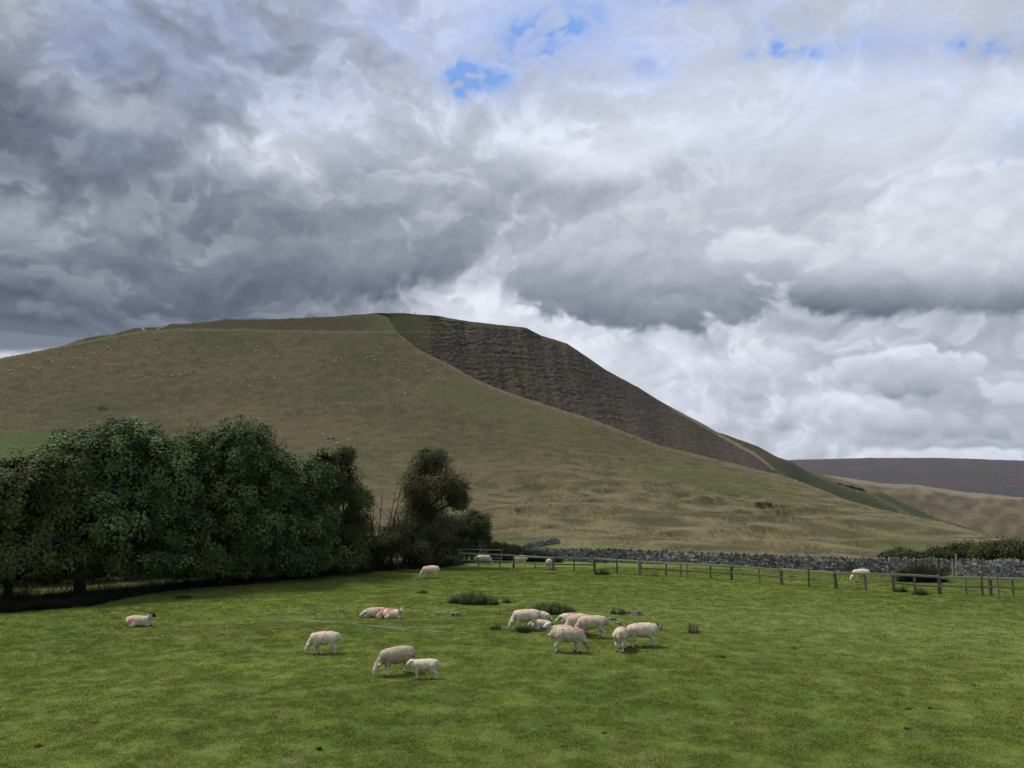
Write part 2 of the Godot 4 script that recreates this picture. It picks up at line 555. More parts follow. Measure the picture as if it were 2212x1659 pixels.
func hill_color(p: Vector3, px: float, py: float, s: float) -> Color:
	var r := sqrt(p.x * p.x + p.z * p.z)
	# tussocks of bent and fescue, browner and greener sweeps
	var streak := noise_b.get_noise_2d(p.x * 0.10, p.z * 0.10)
	var fine := noise_b.get_noise_2d(p.x * (0.5 + 110.0 / r), p.z * 0.4 + 20.0)
	var big := noise_c.get_noise_2d(p.x * 0.011, p.z * 0.011 + 9.0)
	var c := Color(0.084, 0.073, 0.030)
	c = patch(c, Color(0.105, 0.080, 0.038), 0.30 + 1.1 * streak + 0.9 * big)
	c = patch(c, Color(0.062, 0.059, 0.024), 0.25 - 1.2 * streak - 0.7 * big)
	c = patch(c, Color(0.150, 0.122, 0.058), 1.15 * fine - 0.12)
	c = patch(c, Color(0.038, 0.035, 0.016), -1.15 * fine - 0.16)
	# paler bents and seed heads low on the slope, most of all on the hummocks
	var pale := smoothstep(940.0, 1120.0, py) * (0.35 + 0.65 * smoothstep(850.0, 1300.0, px))
	c = patch(c, Color(0.185, 0.152, 0.072), pale * (0.42 + 1.0 * streak + 0.5 * fine))
	c = patch(c, Color(0.062, 0.058, 0.026), pale * (-1.3 * noise_c.get_noise_2d(p.x * 0.025, p.z * 0.05) - 0.12))
	# green sweeps
	var green := smoothstep(640.0, 500.0, absf(px - 1480.0)) * smoothstep(60.0, 0.0, absf(py - (lut("hill", hill_top, px) + 55.0)))
	c = patch(c, Color(0.074, 0.082, 0.025), green * (0.35 + 1.1 * big))
	c = patch(c, Color(0.066, 0.088, 0.026), 0.85 * smoothstep(250.0, 120.0, px) * smoothstep(932.0, 946.0, py + 14.0 * streak + 0.08 * px) * smoothstep(1040.0, 990.0, py))
	c = patch(c, Color(0.115, 0.19, 0.032), smoothstep(92.0, 82.0, r + 6.0 * streak) * smoothstep(1380.0, 1260.0, px + 60.0 * streak) * smoothstep(950.0, 1010.0, px))
	# the old bank round the top: a worn track with rough dark grass above it
	if px < 870.0:
		var b := lut("bench", bench, px)
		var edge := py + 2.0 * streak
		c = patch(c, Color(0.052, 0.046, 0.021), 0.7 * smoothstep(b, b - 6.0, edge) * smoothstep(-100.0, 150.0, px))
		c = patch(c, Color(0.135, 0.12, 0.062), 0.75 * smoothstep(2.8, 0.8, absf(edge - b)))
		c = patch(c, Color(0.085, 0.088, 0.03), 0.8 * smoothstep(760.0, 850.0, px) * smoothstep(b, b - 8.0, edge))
		c = patch(c, Color(0.24, 0.19, 0.13), smoothstep(3.2, 1.2, absf(px - 308.0 - (py - 708.0) * 0.5)) * smoothstep(716.0, 712.0, py))
		c = patch(c, Color(0.2, 0.165, 0.11), 0.8 * smoothstep(3.0, 1.0, absf(py - 704.0 + (px - 352.0) * 0.55)) * smoothstep(336.0, 340.0, px) * smoothstep(356.0, 352.0, px))
	else:
		# worn rim along the top of the landslip and a narrow path over the hummocks
		var rim := lut("hill", hill_top, px)
		c = patch(c, Color(0.15, 0.125, 0.062), (0.55 + fine) * smoothstep(10.0, 1.0, py - rim) * smoothstep(2000.0, 1700.0, px))
		var way := pts_at([[1230, 1122], [1290, 1082], [1340, 1056], [1400, 1044], [1450, 1038]], px)
		if px > 1230.0 and px < 1450.0:
			c = patch(c, Color(0.16, 0.135, 0.07), 0.6 * smoothstep(2.6, 0.8, absf(py - way)))
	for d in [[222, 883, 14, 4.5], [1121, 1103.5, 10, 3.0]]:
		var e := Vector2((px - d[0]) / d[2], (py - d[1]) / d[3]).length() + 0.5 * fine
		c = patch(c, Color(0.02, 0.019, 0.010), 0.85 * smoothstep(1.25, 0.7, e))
	return Color(c.r * 0.93, c.g * 0.98, c.b * 1.10)

func project(p: Vector3) -> Vector2:
	var u := p.y - CAM_H
	var f := -p.z
	var c := cos(PITCH) * f + sin(PITCH) * u
	return Vector2(CX + F * p.x / c, CY - F * (cos(PITCH) * u - sin(PITCH) * f) / c)

func build_hill() -> void:
	var cols := 960
	var rows := 280
	var back := 14
	var pos := PackedVector3Array()
	var colr := PackedColorArray()
	var a0 := az_of(-420.0)
	var a1 := az_of(2640.0)
	var crests := []
	for i in cols:
		crests.append(hill_crest(lerpf(a0, a1, float(i) / (cols - 1))))
	for j in rows + back:
		var t := float(j) / (rows - 1)
		# rows close up towards the viewer, where the slope is seen steepest
		var s := t if t <= 1.0 else 1.0 + (j - rows + 1) * 0.03
		for i in cols:
			var az := lerpf(a0, a1, float(i) / (cols - 1))
			var p := hill_point(az, s, crests[i])
			pos.append(p)
			var q := project(p)
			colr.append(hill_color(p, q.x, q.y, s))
	var o := put("hill", grid_mesh(pos, colr, cols, rows + back), vmat(1.0), self)
	o.set_meta("kind", "structure")

func hill_at(px: float, py: float) -> Vector3:
	var az := az_of(px, py)
	var crest := hill_crest(az)
	var want := tan_el(az, py)
	for k in 500:
		var p := hill_point(az, 0.015 + 0.985 * k / 499.0, crest)
		if (p.y - CAM_H) / sqrt(p.x * p.x + p.z * p.z) >= want:
			return p
	return hill_point(az, 0.995, crest)

func scar_point(az: float, t: float, crest: Vector2, foot: Vector2) -> Vector3:
	# t from 0 at the foot of the slipped face to 1 on its crest, beyond it the far side
	var r := 0.0
	var h := 0.0
	if t <= 1.0:
		r = lerpf(foot.y, crest.y, t)
		h = lerpf(foot.x, crest.x, t)
	else:
		r = crest.y + (t - 1.0) * 200.0
		h = crest.x - (t - 1.0) * 60.0
	var px := CX + F * tan(az)
	var rock := smoothstep(870.0, 980.0, px) * smoothstep(1720.0, 1600.0, px) * smoothstep(1.0, 0.94, t)
	var x := sin(az) * r
	var z := -cos(az) * r
	if rock > 0.0:
		# beds of shale and sandstone weather back as ledges, cut by gullies that slant across the face
		var slant := az * 60.0 + h * 0.035
		var wob := 2.4 * noise_c.get_noise_2d(az * 9.0, 3.0) + 1.6 * noise_b.get_noise_2d(az * 40.0, h * 0.04)
		var bed := noise_c.get_noise_2d(az * 3.0, (h + wob) * 0.21)
		var thin := noise_c.get_noise_2d(az * 8.0 + 40.0, (h + wob) * 0.62)
		var hard := clampf(0.45 + 1.5 * noise_c.get_noise_2d(slant * 0.32, h * 0.06), 0.1, 1.0)
		r += rock * hard * (0.7 * bed + 0.5 * thin)
		r += rock * (5.0 * noise_b.get_noise_2d(slant * 0.4, h * 0.008) + 0.9 * noise_b.get_noise_2d(slant * 2.2, h * 0.30))
		h += rock * 0.5 * noise_b.get_noise_2d(az * 260.0, h * 0.4)
		x = sin(az) * r
		z = -cos(az) * r
	else:
		h += 0.5 * noise_b.get_noise_2d(x * 0.05, z * 0.05)
	return Vector3(x, h, z)

func scar_color(p: Vector3, px: float, py: float) -> Color:
	var az := atan2(p.x, -p.z)
	var wob := 2.4 * noise_c.get_noise_2d(az * 9.0, 3.0) + 1.6 * noise_b.get_noise_2d(az * 40.0, p.y * 0.04)
	var slant := az * 60.0 + p.y * 0.035
	var bed := noise_b.get_noise_2d(az * 12.0, (p.y + wob) * 0.55)
	var fine := noise_b.get_noise_2d(az * 150.0, p.y * 1.5)
	var big := noise_b.get_noise_2d(slant * 0.4, p.y * 0.035 + 50.0)
	var rock := Color(0.066, 0.053, 0.040)
	rock = patch(rock, Color(0.104, 0.084, 0.061), 0.05 + 0.65 * bed + 1.0 * fine)
	rock = patch(rock, Color(0.046, 0.038, 0.031), -0.65 * bed - 1.0 * fine)
	rock = patch(rock, Color(0.20, 0.185, 0.16), 2.0 * (fine + bed - 0.62))
	rock = patch(rock, Color(0.064, 0.060, 0.028), 1.5 * (big + 0.5 * fine - 0.02))
	var grass := hill_color(p, minf(px, 868.0), py, 1.0) if px < 1060.0 else Color(0.086, 0.076, 0.036)
	grass = patch(grass, Color(0.066, 0.058, 0.030), 0.1 + 1.2 * fine)
	# the grassy top left of the worn edge, and the far shoulder right of the pale path
	var left := lut("turf", [[676, 944], [690, 956], [714, 982], [724, 955], [740, 918], [762, 888], [800, 850]], py + 10.0 * fine)
	var c := rock
	c = patch(c, grass, smoothstep(left + 26.0, left - 26.0, px + 60.0 * fine + 30.0 * big))
	c = patch(c, Color(0.16, 0.135, 0.085), 0.7 * smoothstep(4.0, 1.5, absf(px - left)) * smoothstep(724.0, 716.0, py))
	var sky := lut("scar", scar_top, px)
	c = patch(c, Color(0.075, 0.066, 0.030), 0.85 * smoothstep(9.0, 3.0, py - sky + 4.0 * fine))
	var edge := lut("scar_edge", scar_edge, px)
	if px > 1380.0:
		var over := smoothstep(-1.0, -5.0, py - edge + 3.0 * fine)
		var shoulder := patch(Color(0.082, 0.064, 0.030), Color(0.05, 0.052, 0.022), 0.3 + 1.3 * fine)
		c = patch(c, shoulder, over if px < 1690.0 else 1.0)
		c = patch(c, Color(0.205, 0.165, 0.10), 0.85 * smoothstep(5.0, 2.0, absf(py - edge + 1.0)) * smoothstep(1380.0, 1480.0, px) * smoothstep(1712.0, 1690.0, px))
		# bracken in the gully, dry tops beyond it, and a second bracken bed
		var b0 := lut("bracken", [[1620, 1000], [1683, 992], [1743, 1019], [1823, 1052], [1880, 1070], [1960, 1112], [2000, 1130]], px)
		var bracken := smoothstep(-5.0, 6.0, py - b0 + 16.0 * fine) * smoothstep(1650.0, 1700.0, px + 40.0 * fine)
		c = patch(c, Color(0.150, 0.120, 0.060), (0.7 + fine) * smoothstep(1738.0, 1762.0, px) * (1.0 - bracken))
		c = patch(c, Color(0.028, 0.038, 0.015), bracken * (1.0 + 0.8 * fine))
		var c0 := lut("bed_top", [[1878, 1066], [1905, 1064], [1984, 1101], [2045, 1131]], px)
		var c1 := lut("bed_foot", [[1878, 1066], [1930, 1092], [1980, 1118], [2045, 1131]], px)
		if px > 1878.0 and px < 2045.0:
			c = patch(c, Color(0.028, 0.050, 0.015), (1.0 + 0.6 * fine) * smoothstep(-3.0, 4.0, py - c0 + 9.0 * fine) * smoothstep(3.0, -4.0, py - c1 - 9.0 * fine))
	return c

func build_scar() -> void:
	var cols := 640
	var rows := 190
	var pos := PackedVector3Array()
	var colr := PackedColorArray()
	var a0 := az_of(660.0)
	var a1 := az_of(2380.0)
	var crests := []
	var feet := []
	for i in cols:
		var az := lerpf(a0, a1, float(i) / (cols - 1))
		var crest := line_at(scar_top, az)
		var front := hill_crest(az)
		# the foot lies out of sight, behind and below the grassy slope in front
		var fr := lerpf(front.y, maxf(crest.y, front.y + 30.0), 0.42)
		crests.append(crest)
		feet.append(Vector2(CAM_H + (front.x - CAM_H) / front.y * fr - 14.0 - fr * 0.01, fr))
	for j in rows + 6:
		var t := float(j) / (rows - 1) if j < rows else 1.0 + (j - rows + 1) * 0.1
		for i in cols:
			var az := lerpf(a0, a1, float(i) / (cols - 1))
			var p := scar_point(az, t, crests[i], feet[i])
			pos.append(p)
			var q := project(p)
			colr.append(scar_color(p, q.x, q.y))
	put("landslip_face", grid_mesh(pos, colr, cols, rows + 6), vmat(1.0), self).set_meta("kind", "structure")

func build_far() -> void:
	var jobs := [["far_hillside", mid_top, 560.0, -46.0, 1500.0, 2900.0], ["moor", moor_top, 1500.0, -30.0, 1250.0, 3000.0]]
	for job in jobs:
		var cols := 380
		var rows := 80
		var pos := PackedVector3Array()
		var colr := PackedColorArray()
		var a0 := az_of(job[4])
		var a1 := az_of(job[5])
		var crests := []
		for i in cols:
			crests.append(line_at(job[1], lerpf(a0, a1, float(i) / (cols - 1))))
		for j in rows + 4:
			var t := float(j) / (rows - 1)
			for i in cols:
				var az := lerpf(a0, a1, float(i) / (cols - 1))
				var crest: Vector2 = crests[i]
				var r := lerpf(job[2], crest.y, minf(t, 1.0))
				var h: float = lerpf(job[3], crest.x, pow(minf(t, 1.0), 1.15))
				if t > 1.0:
					r += (t - 1.0) * 8000.0
					h -= (t - 1.0) * 2500.0
				var x := sin(az) * r
				var z := -cos(az) * r
				var edge := smoothstep(1.0, 0.9, t) * smoothstep(0.0, 0.1, t)
				var c := Color.WHITE
				if job[0] == "moor":
					h += edge * 10.0 * noise_b.get_noise_2d(x * 0.003, z * 0.002) + 1.5 * noise_b.get_noise_2d(x * 0.02, z * 0.02)
					var n := noise_b.get_noise_2d(az * 30.0, h * 0.03)
					var f := noise_b.get_noise_2d(az * 150.0, h * 0.12)
					c = Color(0.056, 0.044, 0.042)
					c = patch(c, Color(0.068, 0.046, 0.046), 0.5 * smoothstep(0.55, 0.9, t) + 1.6 * n)
					c = patch(c, Color(0.046, 0.050, 0.034), 0.3 - 2.0 * n - 0.4 * smoothstep(0.5, 0.9, t))
					c = patch(c, Color(0.11, 0.10, 0.07), 2.0 * (f - 0.34) + 0.5 * smoothstep(0.25, 0.1, t))
				else:
					h += edge * 9.0 * noise_b.get_noise_2d(x * 0.008, z * 0.006) + 0.8 * noise_b.get_noise_2d(x * 0.06, z * 0.06)
					var n := noise_b.get_noise_2d(az * 45.0, h * 0.07)
					var f := noise_b.get_noise_2d(az * 300.0, h * 0.4)
					c = Color(0.092, 0.073, 0.042)
					c = patch(c, Color(0.140, 0.118, 0.068), 0.1 + 1.4 * n + 0.6 * f)
					c = patch(c, Color(0.060, 0.056, 0.032), 0.1 - 1.4 * n)
					c = patch(c, Color(0.17, 0.155, 0.105), smoothstep(0.90, 0.97, t + 0.04 * n))
					c = patch(c, Color(0.030, 0.028, 0.020), 3.0 * (f - 0.44))
				pos.append(Vector3(x, h, z))
				colr.append(c)
		put(job[0], grid_mesh(pos, colr, cols, rows + 4), vmat(1.0), self).set_meta("kind", "structure")

func build_terrain() -> void:
	build_field()
	print("field ", Time.get_ticks_msec())
	build_hill()
	print("hill ", Time.get_ticks_msec())
	build_scar()
	build_far()
# ------------------------------------------------------------------ bodies
# One continuous skin round a skeleton: distances to tapered bones, joined smoothly, meshed as surface nets
func skin(bones: Array, cell: float, k: float, shade: Callable) -> ArrayMesh:
	var lo := Vector3.ONE * 1e9
	var hi := -lo
	for b in bones:
		var r: float = maxf(b[2], b[3]) + 3.0 * k
		var v := Vector3(r, r, r)
		lo = lo.min(b[0] - v).min(b[1] - v)
		hi = hi.max(b[0] + v).max(b[1] + v)
	var nx := int((hi.x - lo.x) / cell) + 2
	var ny := int((hi.y - lo.y) / cell) + 2
	var nz := int((hi.z - lo.z) / cell) + 2
	var field := PackedFloat32Array()
	field.resize(nx * ny * nz)
	var best := PackedFloat32Array()
	best.resize(nx * ny * nz)
	best.fill(1e9)
	var kind := PackedByteArray()
	kind.resize(nx * ny * nz)
	for b in bones:
		var a: Vector3 = b[0]
		var ab: Vector3 = b[1] - a
		var l2 := maxf(ab.length_squared(), 1e-8)
		var ra: float = b[2]
		var dr: float = b[3] - ra
		var reach := maxf(b[2], b[3]) + 3.2 * k
		var v := Vector3(reach, reach, reach)
		var p0: Vector3 = (a.min(b[1]) - v - lo) / cell
		var p1: Vector3 = (a.max(b[1]) + v - lo) / cell
		for z in range(maxi(0, int(p0.z)), mini(nz, int(p1.z) + 1)):
			for y in range(maxi(0, int(p0.y)), mini(ny, int(p1.y) + 1)):
				var at := (z * ny + y) * nx
				for x in range(maxi(0, int(p0.x)), mini(nx, int(p1.x) + 1)):
					var q := lo + Vector3(x, y, z) * cell - a
					var t := clampf(q.dot(ab) / l2, 0.0, 1.0)
					var d := (q - ab * t).length() - ra - dr * t
					if d < 3.2 * k:
						field[at + x] += exp(-maxf(d, -12.0 * k) / k)
						if d < best[at + x]:
							best[at + x] = d
							kind[at + x] = b[4]
	for i in field.size():
		field[i] = -k * log(field[i]) if field[i] > 1e-6 else 4.0 * k
	var pos := PackedVector3Array()
	var nor := PackedVector3Array()
	var col := PackedColorArray()
	var idx := PackedInt32Array()
	var which := PackedInt32Array()
	which.resize(nx * ny * nz)
	which.fill(-1)
	var sx := 1
	var sy := nx
	var sz := nx * ny
	var offs := [0, sx, sy, sx + sy, sz, sx + sz, sy + sz, sx + sy + sz]
	var edges := [[0, 1], [2, 3], [4, 5], [6, 7], [0, 2], [1, 3], [4, 6], [5, 7], [0, 4], [1, 5], [2, 6], [3, 7]]
	for z in nz - 1:
		for y in ny - 1:
			var at := (z * ny + y) * nx
			for x in nx - 1:
				var i := at + x
				var inside := 0
				var f0 := field[i]
				for o in offs:
					if field[i + o] < 0.0:
						inside += 1
				if inside == 0 or inside == 8:
					continue
				var sum := Vector3.ZERO
				var n := 0
				for e in edges:
					var va := field[i + offs[e[0]]]
					var vb := field[i + offs[e[1]]]
					if (va < 0.0) != (vb < 0.0):
						var t := va / (va - vb)
						var ca := Vector3(e[0] & 1, (e[0] >> 1) & 1, e[0] >> 2)
						var cb := Vector3(e[1] & 1, (e[1] >> 1) & 1, e[1] >> 2)
						sum += ca.lerp(cb, t)
						n += 1
				var p := lo + (Vector3(x, y, z) + sum / n) * cell
				var g := Vector3(
					field[i + sx] + field[i + sx + sy] + field[i + sx + sz] + field[i + sx + sy + sz] - f0 - field[i + sy] - field[i + sz] - field[i + sy + sz],
					field[i + sy] + field[i + sx + sy] + field[i + sy + sz] + field[i + sx + sy + sz] - f0 - field[i + sx] - field[i + sz] - field[i + sx + sz],
					field[i + sz] + field[i + sx + sz] + field[i + sy + sz] + field[i + sx + sy + sz] - f0 - field[i + sx] - field[i + sy] - field[i + sx + sy]).normalized()
				which[i] = pos.size()
				var out: Array = shade.call(p, g, kind[i])
				pos.append(out[0])
				nor.append(g)
				col.append(out[1])
	for z in range(1, nz - 1):
		for y in range(1, ny - 1):
			for x in range(1, nx - 1):
				var i := (z * ny + y) * nx + x
				var a := field[i] < 0.0
				for e in [[sx, sy, sz], [sy, sz, sx], [sz, sx, sy]]:
					var b: bool = field[i + e[0]] < 0.0
					if a == b:
						continue
					var q0 := which[i]
					var q1: int = which[i - e[1]]
					var q2: int = which[i - e[1] - e[2]]
					var q3: int = which[i - e[2]]
					if a:
						idx.append_array([q0, q3, q2, q0, q2, q1])
					else:
						idx.append_array([q0, q1, q2, q0, q2, q3])
	var arr := []
	arr.resize(Mesh.ARRAY_MAX)
	arr[Mesh.ARRAY_VERTEX] = pos
	arr[Mesh.ARRAY_NORMAL] = nor
	arr[Mesh.ARRAY_COLOR] = col
	arr[Mesh.ARRAY_INDEX] = idx
	var mesh := ArrayMesh.new()
	mesh.add_surface_from_arrays(Mesh.PRIMITIVE_TRIANGLES, arr)
	return mesh

const WOOL := 0
const FACE := 1
const LEG := 2
const HOOF := 3
const MUZZLE := 4

func chain(out: Array, pts: Array, kinds: Array) -> void:
	# pts: [x, y, z, radius]
	for i in pts.size() - 1:
		var a: Array = pts[i]
		var b: Array = pts[i + 1]
		out.append([Vector3(a[0], a[1], a[2]), Vector3(b[0], b[1], b[2]), float(a[3]), float(b[3]), kinds[mini(i, kinds.size() - 1)]])

func sheep_bones(kind: String, yaw: float, step: Array, fat: float) -> Array:
	# facing +x, standing on y = 0
	var out := []
	var drop := 0.0
	if kind == "lie" or kind == "rest":
		drop = 0.35
	chain(out, [[-0.47, 0.620 - drop, 0, 0.160], [-0.28, 0.590 - drop, 0, 0.208 * fat], [0.0, 0.565 - drop, 0, 0.230 * fat], [0.27, 0.570 - drop, 0, 0.206 * fat], [0.41, 0.60 - drop, 0, 0.145]], [WOOL])
	if kind == "lie" or kind == "rest":
		for s in [-1, 1]:
			chain(out, [[0.33, 0.17, 0.13 * s, 0.085], [0.52, 0.07, 0.11 * s, 0.042], [0.36, 0.04, 0.12 * s, 0.032]], [WOOL, LEG])
			chain(out, [[-0.36, 0.20, 0.16 * s, 0.15], [-0.16, 0.10, 0.24 * s, 0.07], [-0.32, 0.05, 0.27 * s, 0.036], [-0.14, 0.035, 0.28 * s, 0.03]], [WOOL, LEG])
	else:
		for n in 2:
			var s := -1 if n == 0 else 1
			var f: float = step[n]
			var h: float = step[2 + n]
			chain(out, [[0.30, 0.46, 0.095 * s, 0.085], [0.31 + 0.45 * f, 0.27, 0.10 * s, 0.042], [0.305 + 0.9 * f, 0.06, 0.105 * s, 0.026], [0.325 + f, 0.024, 0.105 * s, 0.034]], [WOOL, LEG, HOOF])
			chain(out, [[-0.38, 0.54, 0.10 * s, 0.145], [-0.34 + 0.3 * h, 0.39, 0.115 * s, 0.080], [-0.465 + 0.75 * h, 0.26, 0.115 * s, 0.038], [-0.43 + 0.95 * h, 0.06, 0.115 * s, 0.026], [-0.41 + h, 0.024, 0.12 * s, 0.034]], [WOOL, LEG, LEG, HOOF])
	chain(out, [[-0.60, 0.67 - drop, 0, 0.045], [-0.66, 0.56 - drop, 0, 0.042], [-0.67, maxf(0.06, 0.43 - drop), 0.01, 0.028]], [WOOL])
	var neck := []
	var head := []
	var poll := Vector3.ZERO
	var ears := []
	if kind == "graze":
		neck = [[0.41, 0.58, 0, 0.135], [0.55, 0.44, 0, 0.100], [0.63, 0.35, 0, 0.076]]
		head = [[0.64, 0.33, 0, 0.076], [0.70, 0.21, 0, 0.064], [0.735, 0.095, 0, 0.046]]
		ears = [[0.625, 0.345, 0.06, 0.030], [0.575, 0.375, 0.175, 0.020]]
	elif kind == "rest":
		neck = [[0.40, 0.26, 0, 0.145], [0.55, 0.24, 0, 0.10], [0.62, 0.22, 0, 0.078]]
		head = [[0.63, 0.21, 0, 0.076], [0.74, 0.15, 0, 0.062], [0.83, 0.09, 0, 0.046]]
		ears = [[0.61, 0.26, 0.06, 0.03], [0.56, 0.28, 0.17, 0.02]]
	else:
		var y0 := 0.58 - drop
		neck = [[0.40, y0, 0, 0.15], [0.55, y0 + 0.18, 0, 0.105], [0.59, y0 + 0.27, 0, 0.085]]
		head = [[0.59, y0 + 0.28, 0, 0.08], [0.70, y0 + 0.235, 0, 0.064], [0.79, y0 + 0.185, 0, 0.044]]
		ears = [[0.565, y0 + 0.32, 0.06, 0.03], [0.54, y0 + 0.325, 0.175, 0.018]]
		if kind == "nuzzle":
			neck = [[0.40, y0, 0, 0.15], [0.54, y0 + 0.06, 0, 0.105], [0.60, y0 + 0.10, 0, 0.085]]
			head = [[0.60, y0 + 0.10, 0, 0.08], [0.70, y0 + 0.04, 0, 0.062], [0.79, y0 - 0.02, 0, 0.044]]
			ears = [[0.575, y0 + 0.15, 0.06, 0.03], [0.53, y0 + 0.17, 0.165, 0.018]]
	var turned := []
	chain(turned, neck, [WOOL, WOOL])
	chain(turned, head, [FACE, MUZZLE])
	chain(turned, ears, [FACE])
	var other := []
	for e in ears:
		other.append([e[0], e[1], -e[2], e[3]])
	chain(turned, other, [FACE])
	var pivot := Vector3(0.36, 0, 0)
	for b in turned:
		b[0] = (b[0] - pivot).rotated(Vector3.UP, yaw * clampf((b[0].x - 0.36) / 0.25, 0.0, 1.0)) + pivot
		b[1] = (b[1] - pivot).rotated(Vector3.UP, yaw * clampf((b[1].x - 0.36) / 0.25, 0.0, 1.0)) + pivot
		out.append(b)
	for b in out:
		b[0].x *= 0.88
		b[1].x *= 0.88
	return out

func near_line(p: Vector2, a: Vector2, b: Vector2) -> float:
	var t := clampf((p - a).dot(b - a) / maxf((b - a).length_squared(), 1e-6), 0.0, 1.0)
	return (p - a - (b - a) * t).length()

# the paint on a fleece: ["dab", centre, radii, colour, strength] or ["line", [points in side view], half width, colour, side]
func sheep_mesh(kind: String, opt: Dictionary, cell := 0.021) -> ArrayMesh:
	var yaw: float = opt.get("yaw", 0.0)
	var bones := sheep_bones(kind, yaw, opt.get("step", [0.0, 0.03, 0.0, -0.04]), opt.get("fat", 1.0))
	var wool: Color = opt.get("wool", Color(0.64, 0.585, 0.43))
	var face: Color = opt.get("face", Color(0.62, 0.56, 0.49))
	var muzzle: Color = opt.get("muzzle", face)
	var legs: Color = opt.get("legs", Color(0.60, 0.54, 0.46))
	var soil: float = opt.get("soil", 0.7)
	var paint: Array = opt.get("paint", [])
	var off: float = opt.get("seed", 0.0) * 13.7
	var drop := 0.35 if kind == "lie" or kind == "rest" else 0.0
	var shade := func(p: Vector3, n: Vector3, m: int) -> Array:
		var c := wool
		var tuft := noise_b.get_noise_3d(p.x * 9.0 + off, p.y * 9.0, p.z * 9.0)
		var fine := noise_c.get_noise_3d(p.x * 26.0 + off, p.y * 26.0, p.z * 26.0)
		if m == WOOL:
			# wool parts into locks, with stains of earth and dung here and there
			c = c.lerp(Color(wool.r * 0.66, wool.g * 0.63, wool.b * 0.60), clampf(0.20 - 1.1 * tuft - 0.9 * fine, 0.0, 0.8))
			var stain := noise_b.get_noise_3d(p.x * 4.0 + off * 3.0, p.y * 6.0, p.z * 4.0)
			c = c.lerp(Color(0.24, 0.19, 0.14), 0.7 * soil * smoothstep(0.16, 0.34, stain + 0.2 * fine))
			for k in paint:
				if k[0] == "dab":
					var e: float = ((p - k[1]) / k[2]).length() + 0.7 * tuft + 0.5 * fine
					c = c.lerp(k[3], k[4] * clampf(0.9 + 0.9 * fine, 0.3, 1.0) * smoothstep(1.2, 0.75, e))
				elif p.z * k[4] > 0.0:
					for s in k[1].size() - 1:
						var d := near_line(Vector2(p.x, p.y), k[1][s], k[1][s + 1])
						c = c.lerp(k[3], 0.85 * smoothstep(k[2] * 1.4, k[2] * 0.6, d + 0.006 * fine))
			p += n * (0.020 * tuft + 0.012 * fine)
		elif m == FACE:
			c = face
			if opt.has("patch"):
				c = c.lerp(opt.patch, smoothstep(-0.05, 0.15, tuft))
		elif m == MUZZLE:
			c = muzzle
		elif m == LEG:
			c = legs.lerp(legs * 0.7, clampf(0.1 - tuft, 0.0, 0.5))
		else:
			c = Color(0.09, 0.075, 0.06)
		c.a = 1.0
		return [p, c]
	return skin(bones, cell, 0.022, shade)

